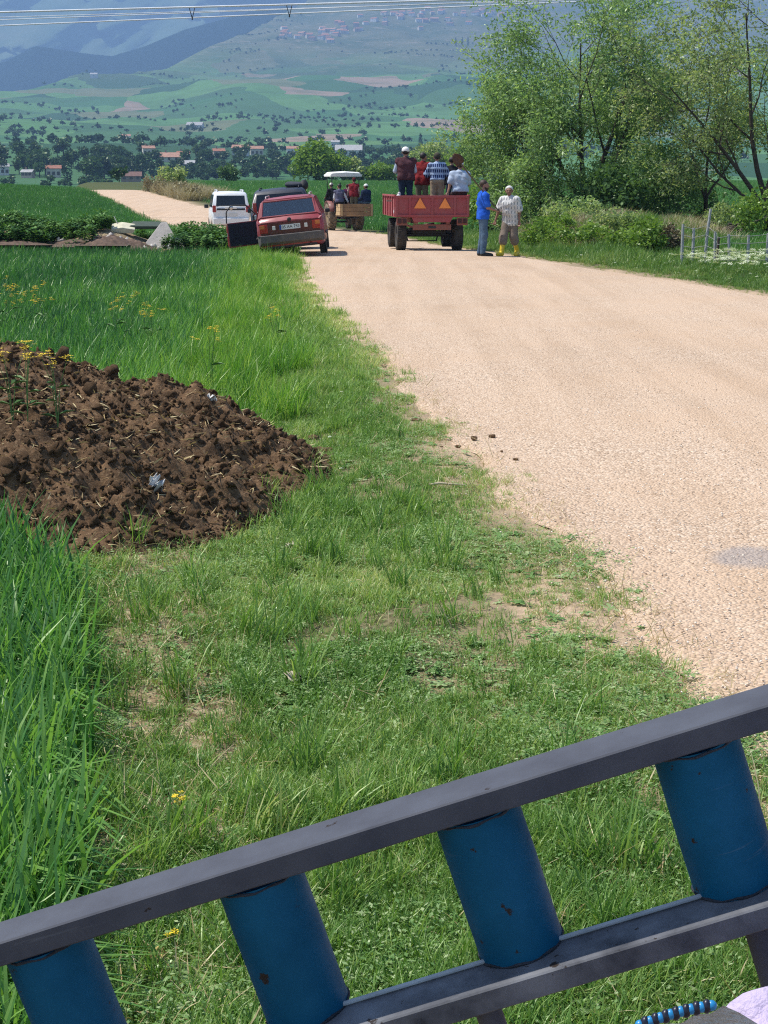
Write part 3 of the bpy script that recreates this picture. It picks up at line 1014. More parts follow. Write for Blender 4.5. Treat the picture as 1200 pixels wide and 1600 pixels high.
# trailer deck that the photographer stands on (below the picture)
deck = thing('trailer_deck', 'plank deck of the trailer below the guard rail', 'trailer')
DW = mat('deck_planks', (.25, .18, .11), .9, 0, .5, 9, bump=.4, bscale=30)
for k in range(9):
    MB().box((-1.12 + k * .28, -.55, DECK_Z - .02), (.272, 3.3, .04)).build('plank', DW, deck, bevel=.004)
for x_ in (-.5, .5):
    MB().box((x_, -.55, DECK_Z - .10), (.09, 3.2, .115)).build('beam', GREY, deck)
TYRE = mat('tyre_rubber', (.032, .031, .030), .85, 0, .4, 8, col2=(.075, .066, .055), bump=.3, bscale=60, spec=.25)
RIM = mat('wheel_steel', (.20, .19, .18), .6, .3, .5, 12)
def wheel(parent, loc, R, W, rimR=None, lugs=0, rim=None, rot=None, lug_h=.03, tyre=None):
    rimR = rimR or R * .58
    prof = [(rimR, -W * .36), (rimR * 1.08, -W * .46), (R * .90, -W * .5), (R * .975, -W * .42), (R, -W * .28), (R, W * .28), (R * .975, W * .42), (R * .90, W * .5), (rimR * 1.08, W * .46), (rimR, W * .36)]
    mb = MB().lathe(prof, 36, 'x')
    if lugs:
        for k in range(lugs):
            for s in (-1, 1):
                a = 2 * math.pi * (k + (.5 if s > 0 else 0)) / lugs
                ca, sa = math.cos(a), math.sin(a)
                Rl = Matrix(((1, 0, 0), (0, ca, -sa), (0, sa, ca))).to_3x3() @ Euler((0, 0, s * .62)).to_matrix()
                mb.box((s * W * .24, ca * 0 + -sa * (R + lug_h * .3), ca * (R + lug_h * .3)), (W * .52, .045 * R / .6, lug_h * 1.6), Rl)
    else:
        for k in range(40):
            for s in (-1, 1):
                a = 2 * math.pi * (k + (.5 if s > 0 else 0)) / 40
                ca, sa = math.cos(a), math.sin(a)
                Rl = Matrix(((1, 0, 0), (0, ca, -sa), (0, sa, ca))).to_3x3()
                mb.box((s * W * .24, -sa * R, ca * R), (W * .42, .055 * R, .016), Rl)
    o = mb.build('wheel', tyre or TYRE, parent, loc)
    rb = MB().lathe([(0, -W * .1), (rimR * .3, -W * .16), (rimR * .35, -W * .05), (rimR * .8, -W * .08), (rimR, -W * .36), (rimR, W * .36), (rimR * .8, W * .08), (rimR * .35, W * .05), (rimR * .3, W * .16), (0, W * .1)], 24, 'x')
    rb.build('rim', rim or RIM, o)
    return o
for x_ in (-.95, .95):
    wheel(deck, (x_, -1.3, .29), .29, .2)
MB().cone((-.95, -1.3, .29), (.95, -1.3, .29), .035).box((0, -1.3, .44), (1.1, .09, .30)).build('axle', GREY, deck)
MB().cone((0, .9, .62), (0, .9, .0), .03).build('stand_leg', GREY, deck)

# draped cloth with a beaded border in the lower right corner
CLOTH = mat('lilac_cloth', (.50, .42, .58), .9, 0, .15, 9, bump=.5, bscale=90)
TRIM = mat('grey_green_lace', (.75, .8, .8), .9, 0, .3, 60, bump=.8, bscale=300)
BEAD = mat('blue_bead', (.02, .22, .48), .35, 0, .25, 60)
BEADK = mat('black_bead', (.012, .014, .03), .35, 0, .2, 60)
cl = thing('draped_cloth', 'pale lilac cloth with a blue beaded border in the bottom right corner', 'cloth', (.372, .80, DECK_Z))
nu, nv = 64, 40
uu, vv = np.meshgrid(np.linspace(0, 2 * np.pi, nu), np.linspace(0, 1, nv))
rr = .185 * np.sin(np.pi * .5 * np.minimum(vv * 2.6, 1)) * (1 + .04 * np.sin(7 * uu) * vv + .02 * np.sin(13 * uu + 2))
top = rp(1215, 1592, .80).z - DECK_Z
hh = top * (1 - (np.maximum(vv - .25, 0) ** 1.6 / .75 ** 1.6)) + .006 * np.sin(9 * uu + 3 * vv) + .004
hh[-1] = .003
Vc = np.stack([rr * np.cos(uu), .40 * rr * np.sin(uu), hh], -1).reshape(-1, 3)
obj('cloth', np_mesh('cloth', Vc, grid_faces(nv, nu), [CLOTH], True), cl)
def on_cloth(px, py, d):
    return rp(px, py, d) - Vector((.372, .80, DECK_Z))
p0, p1 = (1000, 1602), (1112, 1571)
for k in range(8):
    t = k / 7
    p = on_cloth(p0[0] + (p1[0] - p0[0]) * t, p0[1] + (p1[1] - p0[1]) * t - 4 * math.sin(math.pi * t), .76)
    MB().ball(tuple(p), (.0029, .0028, .0029), 10, 6).build('bead', BEAD, cl)
    if k < 7:
        t = (k + .5) / 7
        p = on_cloth(p0[0] + (p1[0] - p0[0]) * t, p0[1] + (p1[1] - p0[1]) * t - 3 * math.sin(math.pi * t), .76)
        MB().ball(tuple(p), (.0028, .003, .004), 8, 6).build('bead', BEADK, cl)
sA, sB = on_cloth(985, 1622, .762), on_cloth(1130, 1574, .762)
mb = MB()
ps = []
for i in range(15):
    t = i / 14
    a = sA.lerp(sB, t)
    ps.append([(a.x, a.y, a.z + .0012 * math.sin(t * 20)), (a.x + .012, a.y + .012, a.z - .006 - .004 * t), (a.x + .03, a.y + .02, a.z - .025)])
mb.add([p for r_ in ps for p in r_], [(i * 3 + j, i * 3 + j + 1, (i + 1) * 3 + j + 1, (i + 1) * 3 + j) for i in range(14) for j in range(2)], 0, True)
mb.build('lace_border', TRIM, cl)

# ---------------------------------------------------------------- heap of manure on the field edge
def heap_mat():
    m, nt, out = nodes_of('manure')
    b = N(nt, 'ShaderNodeBsdfPrincipled')
    v = coord(nt, 'Object')
    n1, n2 = noise(nt, v, 9, 6, .6), noise(nt, v, 60, 5, .6)
    c = mixc(nt, ramp(nt, n1, [(.34, 0.), (.66, 1.)]), (.06, .036, .02), (.17, .10, .052))
    c = mixc(nt, ramp(nt, n2, [(.52, 0.), (.68, .6)]), c, (.28, .19, .11))
    nt.links.new(c, b.inputs['Base Color'])
    b.inputs['Roughness'].default_value = .95
    b.inputs['Specular IOR Level'].default_value = .15
    bm = N(nt, 'ShaderNodeBump')
    bm.inputs['Strength'].default_value = .8
    bm.inputs['Distance'].default_value = .02
    nt.links.new(noise(nt, v, 45, 6, .65), bm.inputs['Height'])
    nt.links.new(bm.outputs[0], b.inputs['Normal'])
    nt.links.new(b.outputs[0], out.inputs[0])
    return m
MANURE = heap_mat()
HX, HY = -2.25, 9.75
def heap_h(x, y):
    dx, dy = x - HX, y - HY
    # tip reaching to the right, long flank to the left
    ang = np.arctan2(dy, dx)
    rx = np.where(dx > 0, 1.92, 2.6)
    rad = np.sqrt((dx / rx) ** 2 + ((dy + .12 * dx) / 2.12) ** 2) + .07 * fbm(x * 1.3, y * 1.3, 0, 211, 3)
    prof = np.clip(1 - rad, 0, 1) ** .8
    top = .86 + .16 * np.clip(-dx / 1.5, 0, 1)
    h = top * prof * (1 - .30 * np.clip(dx / 1.9, 0, 1))
    m_ = sstep(0, .22, prof)
    h = h + m_ * (.085 * fbm(x * 2.6, y * 2.6, 0, 221, 3) + .05 * np.abs(fbm(x * 7, y * 7, 0, 231, 3)) + .03 * np.abs(vnoise(x * 19, y * 19, 0, 241)) + .016 * np.abs(vnoise(x * 45, y * 45, 0, 251)))
    return np.where(rad < 1.0, h, -.05)
gx, gy = np.arange(-5.2, -.1, .02), np.arange(7.1, 12.4, .02)
GX, GY = np.meshgrid(gx, gy)
GH = heap_h(GX, GY)
heap = thing('manure_heap', 'heap of dark brown clumpy manure on the edge of the wheat field', 'manure heap', (HX, HY, gz(HX, HY)))
gfz = T(GX, GY)
Vh = np.stack([GX - HX, GY - HY, gfz + GH - gz(HX, HY)], -1).reshape(-1, 3)
Fh = grid_faces(len(gy), len(gx))
keep = (GH.reshape(-1)[Fh] > -.045).any(1)
used = np.unique(Fh[keep])
remap = np.full(len(Vh), -1)
remap[used] = np.arange(len(used))
obj('heap_body', np_mesh('heap_body', Vh[used], remap[Fh[keep]], [MANURE], True), heap)
clods = []
rs = np.random.RandomState(17)
for k in range(8):
    q = MB().ball((0, 0, 0), (1, .85, .75), 12, 9)
    v = np.array([tuple(p) for p in q.v])
    v = v * (1 + .75 * fbm(v[:, :1] * 1.5 + k * 9, v[:, 1:2] * 1.5, v[:, 2:] * 1.5, k, 4, .6))
    v[:, 2] *= rs.uniform(.5, .9)
    clods.append((v, np.zeros((0, 3), int), np.array(q.f)))
def put_on_heap(n):
    x = rs.uniform(-5.0, -.2, n)
    y = rs.uniform(7.5, 11.6, n)
    h = heap_h(x, y)
    k = h > .015
    x, y, h = x[k], y[k], h[k]
    return x - HX, y - HY, T(x, y) + h - gz(HX, HY)
x, y, z = put_on_heap(21000)
n = len(x)
sz = .005 + .015 * rs.uniform(size=n) ** 2.2 + .03 * (rs.uniform(size=n) > .993) + .016 * (rs.uniform(size=n) > .92)
scatter('clods', clods, np.stack([x, y, z], -1), rs.uniform(0, 6.28, (n, 3)), sz, rs.randint(0, 8, n), rs.uniform(size=n), [MANURE], parent=heap)
sx_, sy_, sz_ = put_on_heap(6500)
n = len(sx_)
stw = [blades(rs, 1, 1, 1.0001, .11, .001, .25, 3, .1) for _ in range(4)]
STR2 = leaf_mat('straw_bits', [(.30, .21, .10), (.50, .38, .19), (.66, .54, .32)], .15, atype='INSTANCER')
rot = np.stack([rs.uniform(1.0, 1.9, n), rs.normal(0, .5, n), rs.uniform(0, 6.28, n)], -1)
scatter('straw', stw, np.stack([sx_, sy_, sz_ + .012], -1), rot, rs.uniform(.02, .085, n), rs.randint(0, 4, n), rs.uniform(size=n), [STR2], parent=heap)

# loose lumps fallen off the heap and on to the road
def lump(px, py, r, label, seed, sq=.6):
    p = gp(px, py)
    r *= .78
    s = XL(p.y) - p.x
    q = MB().ball((0, 0, r * sq * .42), (r, r * .8, r * sq), 14, 10)
    v = np.array([tuple(a) for a in q.v])
    v = v * (1 + .3 * fbm(v[:, :1] / r * 1.4 + seed, v[:, 1:2] / r * 1.4, v[:, 2:] / r * 1.4, seed, 3))
    o = obj('manure_clod', np_mesh('manure_clod', v, np.array(q.f), [MANURE], True))
    o.location = (p.x, p.y, p.z + (.02 if s < 0 else 0))
    return tag(o, label, 'clod', 'clods dropped beside the road')
lump(741, 694, .030, 'larger dark clod on the road edge, left of a pair', 1)
lump(769, 690, .034, 'dark clod with a ragged top, right of a pair on the road', 2)
lump(716, 700, .024, 'small dark clod where the verge meets the road', 3)
lump(690, 701, .018, 'tiny dark clod on the bare verge left of the others', 4)
lump(806, 725, .026, 'flat dark clod farthest out on the road', 5, .35)
lump(784, 712, .013, 'crumb of dark soil on the road below the clod pair', 6)
lump(650, 659, .05, 'flat dark clump lying in the grass at the road edge', 7, .3)
lump(489, 690, .055, 'crumbly clod at the right tip of the manure heap', 8)
lump(507, 712, .075, 'lone brown clod in the grass just right of the heap', 9)

# litter
WHITE = mat('white_plastic', (.72, .70, .66), .5, 0, .25, 30)
def scrap(name, px, py, size, label, cat, col, lift=0.0, flatn=.3, seed=0, d=None):
    p = gp(px, py) if d is None else at(px, py, d)
    n_ = 9
    u, v_ = np.meshgrid(np.linspace(-.5, .5, n_), np.linspace(-.5, .5, n_))
    zz = flatn * size * (fbm(u * 4 + seed, v_ * 4, 0, seed, 3)) + size * .25
    mask = 1 + .25 * fbm(u * 3, v_ * 3 + seed, 0, seed + 3, 2)
    V = np.stack([u * size * mask, v_ * size * .7 * mask, zz], -1).reshape(-1, 3)
    o = obj(name, np_mesh(name, V, grid_faces(n_, n_), [col], True))
    sm = o.modifiers.new('thick', 'SOLIDIFY')
    sm.thickness = .002
    o.location = (p.x, p.y, p.z + lift)
    o.rotation_euler = (.7, .1, seed * 1.3)
    return tag(o, label, cat)
def heap_d(px, py):
    r = ray(px, py)
    for d in np.arange(7, 13, .01):
        x_, z_ = r[0] / r[1] * d, EYE + r[2] / r[1] * d
        if z_ < gz(x_, d) + max(float(heap_h(np.array(x_), np.array(d))), 0):
            return d
    return 10
scrap('plastic_scrap', 238, 762, .105, 'torn white plastic scrap near the front of the manure heap', 'litter', WHITE, 0, .5, 1, heap_d(238, 762))
scrap('paper_scrap', 330, 624, .06, 'small white scrap on the crest of the manure heap', 'litter', WHITE, 0, .3, 2, heap_d(330, 630))
LEAFD = mat('dry_leaf', (.52, .45, .33), .8, 0, .35, 40)
scrap('dry_leaf', 456, 866, .045, 'pale dry leaf in the grass below the heap', 'leaf', LEAFD, .03, .4, 3)
scrap('dry_husk', 465, 1086, .055, 'crumpled pale husk in the middle of the grass', 'husk', LEAFD, .025, .6, 4)
scrap('dry_leaf', 235, 1525, .055, 'yellowed dead leaf on bare soil below the top bar', 'leaf', mat('yellow_leaf', (.50, .40, .13), .7, 0, .3, 40), .015, .4, 6)
p = gp(700, 766)
mb = MB().tube([(-.11, 0, .012), (-.05, .006, .02), (.02, -.004, .017), (.10, .003, .012)], [.006, .008, .007, .004], 7)
o = mb.build('dry_stick', mat('bleached_stick', (.48, .40, .28), .8, 0, .3, 50))
o.location = p + Vector((0, 0, .012)); o.rotation_euler = (0, 0, -.1)
tag(o, 'bleached stick lying where the verge thins into the road', 'stick')
p = gp(170, 1378)
mb = MB().tube([(-.055, 0, .012), (-.01, .006, .02), (.05, -.004, .018)], [.007, .01, .006], 7)
o = mb.build('dry_stick', MATS['bleached_stick'])
o.location = p; o.rotation_euler = (0, 0, .15)
tag(o, 'short pale stick on bare soil just above the rail', 'stick')

# yellow-flowered weeds
PETAL = mat('yellow_petal', (.78, .56, .02), .6, 0, .15, 50)
STEM = mat('weed_stem', (.10, .20, .05), .7, 0, .3, 30)
def flower(px, py, h, label, heads, seed, spread=.02, d=None, zb=None, leafy=True):
    ps = 2.3 if h > .3 else 1.2
    p = gp(px, py) if d is None else Vector((at(px, py, d).x, d, zb))
    r_ = random.Random(seed)
    t = thing('yellow_wildflower', label, 'flower', p, r_.uniform(0, 6), 'yellow wildflowers')
    st, hd = MB(), MB()
    for k in range(heads):
        a = r_.uniform(0, 6.28)
        e = Vector((spread * r_.uniform(.2, 1) * math.cos(a), spread * r_.uniform(.2, 1) * math.sin(a), h * r_.uniform(.75, 1.05)))
        st.tube([(0, 0, 0), (e.x * .3, e.y * .3, e.z * .6), tuple(e)], [.003, .002, .0015], 5)
        for q in range(7):
            b_ = e + Vector((r_.gauss(0, .006) * ps, r_.gauss(0, .006) * ps, r_.gauss(0, .005) * ps))
            a2 = r_.uniform(0, 6.28)
            for w in range(4):
                a3 = a2 + w * 1.57
                hd.add([b_, b_ + Vector((math.cos(a3 - .4) * .006 * ps, math.sin(a3 - .4) * .006 * ps, .002)), b_ + Vector((math.cos(a3) * .0085 * ps, math.sin(a3) * .0085 * ps, .003)), b_ + Vector((math.cos(a3 + .4) * .006 * ps, math.sin(a3 + .4) * .006 * ps, .002))], [(0, 1, 2, 3)])
    if leafy:
        for k in range(6):
            z_ = h * r_.uniform(.1, .6); a = r_.uniform(0, 6.28); L = h * .25
            c_, s_ = math.cos(a), math.sin(a)
            st.add([(0, 0, z_), (c_ * L * .5 - s_ * L * .15, s_ * L * .5 + c_ * L * .15, z_ + L * .2), (c_ * L, s_ * L, z_ + L * .15), (c_ * L * .5 + s_ * L * .15, s_ * L * .5 - c_ * L * .15, z_ + L * .2)], [(0, 1, 2, 3)])
    st.build('stem', STEM, t)
    tag(hd.build('petals', PETAL, t), kind='stuff')
    return t
flower(135, 1300, .06, 'small yellow wildflower on the bare soil left of the grass', 2, 1)
flower(284, 1290, .06, 'small yellow wildflower in the grass above the rail', 2, 2)
flower(268, 1510, .05, 'yellow flower showing between the rail bars', 1, 3, .006)
rsf = random.Random(5)
for k, (px_, py_) in enumerate([(8, 540), (28, 545), (50, 542), (72, 548), (182, 560), (205, 566), (226, 560), (240, 572), (14, 530), (62, 532), (330, 640), (430, 560)]):
    order_ = sorted([8, 28, 50, 72, 182, 205, 226, 240, 14, 62, 330, 430]).index(px_)
    ordn = ('leftmost', 'second from left', 'third from left', 'fourth from left', 'fifth from left', 'sixth from left', 'seventh from left', 'eighth from left', 'fourth from right', 'third from right', 'second from right', 'rightmost')[order_]
    flower(px_, py_, .62 * rsf.uniform(.85, 1.15), 'tall yellow-flowered weed in the wheat behind the heap, ' + ordn + ' of twelve', 5, 10 + k, .12)
for k, (px_, py_, d_) in enumerate([(45, 690, 8.6), (22, 695, 8.55), (92, 700, 8.6)]):
    x_ = at(px_, py_, d_).x
    flower(px_, py_, .42, ['spindly yellow-flowered weed, middle of three before the heap', 'spindly yellow-flowered weed at the left picture edge before the heap', 'spindly yellow-flowered weed, rightmost of three before the heap'][k], 4, 40 + k, .10, d_, gz(x_, d_) + max(0, float(heap_h(np.array(x_), np.array(d_)))))

# ================================================================== VEHICLES
def paint(name, col, rough=.35, coat=.5, dirt=(.30, .24, .17), damt=.35):
    m, nt, out = nodes_of(name)
    b = N(nt, 'ShaderNodeBsdfPrincipled')
    v = coord(nt, 'Object')
    n1 = noise(nt, v, 2.2, 6, .6)
    c = mixc(nt, ramp(nt, n1, [(.40, 0.), (.75, damt)]), col, dirt)
    n2 = noise(nt, v, 24, 5, .6)
    c = mixc(nt, ramp(nt, n2, [(.45, 0.), (.8, damt * .6)]), c, tuple(x * .5 for x in col))
    nt.links.new(c, b.inputs['Base Color'])
    nt.links.new(ramp(nt, n1, [(.3, rough), (.75, min(1, rough + .35))]), b.inputs['Roughness'])
    b.inputs['Coat Weight'].default_value = coat
    b.inputs['Coat Roughness'].default_value = .15
    nt.links.new(b.outputs[0], out.inputs[0])
    return m
def glass(name='car_glass', col=(.02, .024, .028)):
    if name in MATS: return MATS[name]
    m, nt, out = nodes_of(name)
    g = N(nt, 'ShaderNodeBsdfGlossy'); g.inputs['Roughness'].default_value = .04
    t = N(nt, 'ShaderNodeBsdfTransparent'); t.inputs[0].default_value = (.55, .6, .6, 1)
    fr = N(nt, 'ShaderNodeFresnel'); fr.inputs[0].default_value = 1.5
    ad = N(nt, 'ShaderNodeMath', operation='ADD'); ad.inputs[1].default_value = .12
    nt.links.new(fr.outputs[0], ad.inputs[0])
    mx = N(nt, 'ShaderNodeMixShader')
    nt.links.new(ad.outputs[0], mx.inputs[0]); nt.links.new(t.outputs[0], mx.inputs[1]); nt.links.new(g.outputs[0], mx.inputs[2])
    nt.links.new(mx.outputs[0], out.inputs[0])
    MATS[name] = m
    return m
BLACKP = mat('black_plastic', (.03, .03, .032), .6, 0, .3, 10)
GREYP = mat('grey_bumper', (.07, .066, .064), .75, 0, .35, 8, col2=(.12, .10, .085))
INTER = mat('dark_interior', (.06, .065, .075), .9, 0, .3, 6)
LAMPR = mat('red_lamp', (.35, .012, .012), .25, 0, .2, 30, coat=.6)
LAMPO = mat('amber_lamp', (.55, .15, .03), .3, 0, .2, 30, coat=.6)
LAMPW = mat('clear_lamp', (.65, .62, .58), .3, 0, .2, 30, coat=.6)
CHROME = mat('bright_metal', (.55, .55, .56), .3, .8, .2, 30)

def car_shell(stations, K=8):
    """half outlines lofted along the length; every station: y, sill z, side x, belt z, belt x, roof z, roof x"""
    secs = []
    for y, zb, xs, zm, xm, zr, xr in stations:
        h = [(xs * .86, zb), (xs * .97, zb + .06), (xs, (zb + zm) * .5), (xm, zm), (xm - .02, zm + .02), (xr + .02, zr - .05), (xr - .05, zr), (0, zr + .02)]
        left = [(-a, b) for a, b in h[:-1]]
        secs.append([(a, y, b) for a, b in left] + [(h[-1][0], y, h[-1][1])] + [(a, y, b) for a, b in h[:-1]][::-1])
    return secs
def loft(mb, secs, skip=None, mi=0, smooth=True, caps=True):
    n = len(secs[0])
    vs = [p for s in secs for p in s]
    fs = []
    for i in range(len(secs) - 1):
        for j in range(n - 1):
            if skip and (i, j) in skip: continue
            fs.append((i * n + j, (i + 1) * n + j, (i + 1) * n + j + 1, i * n + j + 1))
    mb.add(vs, fs, mi, smooth)
    fs = []
    for i in range(len(secs) - 1):
        fs.append((i * n + n - 1, (i + 1) * n + n - 1, (i + 1) * n, i * n))
    mb.add(vs, fs, mi)
    if caps:
        mb.add(secs[0], [tuple(range(n))], mi)
        mb.add(secs[-1], [tuple(range(n))[::-1]], mi)
    return mb
def pane(parent, pts, thick=.008, name='window', m=None):
    return MB().plate(pts, thick).build(name, m or glass(), parent)
def seat(parent, x, y, z0, w=.48, h=.62):
    mb = MB().box((x, y, z0 + h / 2), (w, .12, h), (-.18, 0, 0), 0, .88).box((x, y - .06, z0 + h + .09), (w * .5, .08, .16))
    mb.build('seat_back', INTER, parent, bevel=.03)

# ---------------------------------------------------------------- red estate car, two wheels on the verge, door open
RED = paint('faded_red_paint', (.27, .022, .032), .42, .3, (.30, .17, .15), .45)
DKRED = mat('smoked_red_panel', (.10, .010, .014), .3, 0, .3, 10, coat=.4)
cz = gz(-2.15, 38.6)
pr = gp(497, 402)
car = thing('red_estate_car', 'red estate car half on the verge with its driver door wide open', 'car', (-2.17, 38.2, .02), rot=(0, 0, 0))
car.rotation_mode = 'YXZ'
car.rotation_euler = (math.radians(.5), math.radians(-6.0), math.radians(1.0))
car.location = (-2.17, 38.2, gz(-2.17, 38.2) - .0)
st = [(.00, .42, .72, .84, .735, .875, .73), (.05, .30, .785, .90, .785, .93, .755), (.10, .27, .80, .92, .79, .97, .74), (.34, .24, .815, .92, .80, 1.37, .625), (.50, .22, .82, .92, .805, 1.41, .61),
      (1.0, .22, .825, .92, .81, 1.425, .61), (2.1, .22, .825, .91, .81, 1.415, .60), (2.62, .22, .82, .90, .80, 1.36, .58), (3.12, .22, .815, .89, .79, .93, .70), (3.9, .25, .80, .80, .775, .83, .66), (4.15, .36, .74, .70, .72, .72, .6)]
secs = car_shell(st)
n_ = len(secs[0])
# open greenhouse: rear screen (between stations 2 and 3), side glass j=4 and mirrored, windscreen
skip = set()
for j in (6, 7): skip.add((2, j)); skip.add((7, j))
for i in (3, 4, 5, 6):
    skip.add((i, 4)); skip.add((i, n_ - 2 - 4))
skip |= {(2, 5), (2, n_ - 2 - 5), (7, 5), (7, n_ - 2 - 5)}
loft(MB(), secs, skip).build('body', RED, car)
def lerp3(a, b, t): return tuple(a[i] + (b[i] - a[i]) * t for i in range(3))
# pillars
S = secs
for sgn in (0, 1):
    def pt(i, j): return S[i][j] if sgn == 0 else S[i][n_ - 1 - j]
    for k, (i, t) in enumerate(((3, .0), (4, .95), (5, .88), (7, .0))):
        a = lerp3(pt(i, 4), pt(min(i + 1, 10), 4), t); b_ = lerp3(pt(i, 5), pt(min(i + 1, 10), 5), t)
        w_ = .16 if k == 0 else .07
        MB().plate([a, (a[0], a[1] + w_, a[2]), (b_[0], b_[1] + w_, b_[2]), b_] if sgn == 0 else [b_, (b_[0], b_[1] + w_, b_[2]), (a[0], a[1] + w_, a[2]), a], .03).build('pillar', RED, car)
    # side panes
    for (i, t0), (i2, t1) in (((3, .9), (5, 0)), ((5, .05), (5, .85)), ((6, 0), (7, 0))):
        q = [lerp3(pt(i, 4), pt(i + 1, 4), t0), lerp3(pt(i2, 4), pt(i2 + 1, 4), t1), lerp3(pt(i2, 5), pt(i2 + 1, 5), t1), lerp3(pt(i, 5), pt(i + 1, 5), t0)]
        q = [(c[0] * .99, c[1], c[2]) for c in q]
        pane(car, q if sgn == 0 else q[::-1])
g0, g1 = S[2], S[3]
rw = [(-.655, .118, 1.0), (.655, .118, 1.0), (.60, .335, 1.355), (-.60, .335, 1.355)]
frm = MB()
for a, b_ in ((0, 1), (1, 2), (2, 3), (3, 0)):
    frm.tube([rw[a], rw[b_]], .022, 6)
frm.build('screen_surround', RED, car)
for q in ([S[2][5], S[2][6], rw[0], rw[3], S[3][6], S[3][5]], ):
    pass
mbp = MB()
for s in (-1, 1):
    o_ = [(s * .75, .10, .955), (s * .655, .118, 1.0), (s * .60, .335, 1.355), (s * .645, .345, 1.33)]
    mbp.plate(o_ if s > 0 else o_[::-1], .02)
mbp.plate([(-.75, .10, .95), (.75, .10, .95), (.655, .118, 1.0), (-.655, .118, 1.0)], .02)
mbp.plate([(-.60, .335, 1.352), (.60, .335, 1.352), (.58, .35, 1.40), (-.58, .35, 1.40)], .02)
mbp.build('tailgate', RED, car)
pane(car, [rw[0], rw[1], rw[2], rw[3]], .006)
pane(car, [(.66, 3.08, .95), (-.66, 3.08, .95), (-.55, 2.66, 1.33), (.55, 2.66, 1.33)], .006)
MB().box((0, 1.6, .40), (1.5, 2.9, .05)).box((0, 2.95, .72), (1.46, .25, .35)).box((0, .7, .78), (1.4, .8, .03)).build('cabin_floor', INTER, car)
for x_, y_ in ((-.36, 1.35), (.36, 1.35), (-.36, 2.15), (.36, 2.15)):
    seat(car, x_, y_, .5)
for x_, sz in ((-.2, .2), (.25, .15), (.05, .12)):
    MB().box((x_, .75, .80 + sz / 2), (sz * 1.8, sz * 1.4, sz), (0, 0, x_)).build('luggage', mat('pale_luggage', (.42, .42, .40), .9, 0, .4, 5), car, bevel=.02)
# rear face
MB().plate([(-.70, -.012, .585), (.70, -.012, .585), (.715, -.012, .845), (-.715, -.012, .845)], .02).build('lamp_band', DKRED, car)
for s in (-1, 1):
    MB().box((s * .63, -.018, .73), (.19, .03, .20)).build('tail_lamp', LAMPR, car, bevel=.008)
    MB().box((s * .665, -.026, .775), (.115, .03, .085)).build('indicator', LAMPO, car, bevel=.006)
    MB().box((s * .385, -.020, .735), (.075, .03, .095)).build('reversing_lamp', LAMPW, car, bevel=.008)
pl = MB().box((0, -.024, .735), (.50, .02, .115)).build('number_plate', mat('plate_white', (.66, .66, .64), .5, 0, .2, 30), car)
MB().box((-.228, -.0355, .735), (.042, .004, .113)).build('blue_strip', mat('plate_blue', (.02, .06, .3), .5), pl)
def text(body, size, loc, rot, m, parent, name='lettering', extrude=.001, align='CENTER'):
    cu = bpy.data.curves.new(name, 'FONT')
    cu.body = body; cu.size = size; cu.align_x = align; cu.align_y = 'CENTER'; cu.extrude = extrude
    tmp = bpy.data.objects.new(name, cu)
    COL.objects.link(tmp)
    dg = bpy.context.evaluated_depsgraph_get()
    me = bpy.data.meshes.new_from_object(tmp.evaluated_get(dg))
    bpy.data.objects.remove(tmp)
    me.materials.clear(); me.materials.append(m)
    o = obj(name, me, parent)
    o.location = loc; o.rotation_euler = rot
    return o
text('05 AA 743', .098, (.02, -.0365, .735), (math.pi / 2, 0, 0), mat('plate_black', (.015, .015, .015), .6), pl)
MB().lathe([(.0, .0), (.045, 0), (.05, .012), (0, .014)], 18, 'y', (0, -.02, .905)).build('badge', BLACKP, car)
loft(MB(), [[(-.80, .10, .36), (-.80, .10, .56), (-.78, -.03, .58), (-.72, -.09, .57), (-.72, -.09, .40), (-.76, -.02, .34)], [(.80, .10, .36), (.80, .10, .56), (.78, -.03, .58), (.72, -.09, .57), (.72, -.09, .40), (.76, -.02, .34)]], None, 0, False).build('bumper', GREYP, car, bevel=.012)
MB().box((0, .25, .30), (1.2, .4, .08)).box((0, 1.6, .26), (1.3, 2.6, .06)).build('underbody', BLACKP, car)
MB().cone((.45, -.06, .28), (.45, .5, .28), .025).build('exhaust', BLACKP, car)
for s in (-1, 1):
    MB().tube([(s * .53, .55, 1.425), (s * .53, .62, 1.47), (s * .53, 2.1, 1.47), (s * .53, 2.2, 1.425)], .014, 8).build('roof_rail', mat('rail_pale', (.5, .42, .4), .5), car)
    for y_ in (.80, 3.35):
        wheel(car, (s * .725, y_, .285), .285, .175, .175)
    MB().lathe([(.0, 0), (.33, 0), (.33, .02), (0, .02)], 24, 'x', (s * .80 - (.02 if s > 0 else 0), .80, .30)).build('wheel_arch', BLACKP, car)
    MB().box((s * .84, .80, .50), (.04, .72, .05)).build('arch_trim', GREYP, car, bevel=.01)
    MB().box((s * .835, 1.9, .46), (.02, 1.3, .05)).build('side_strip', GREYP, car)
MB().box((.88, 2.6, .96), (.12, .07, .10)).build('wing_mirror', BLACKP, car, bevel=.02)
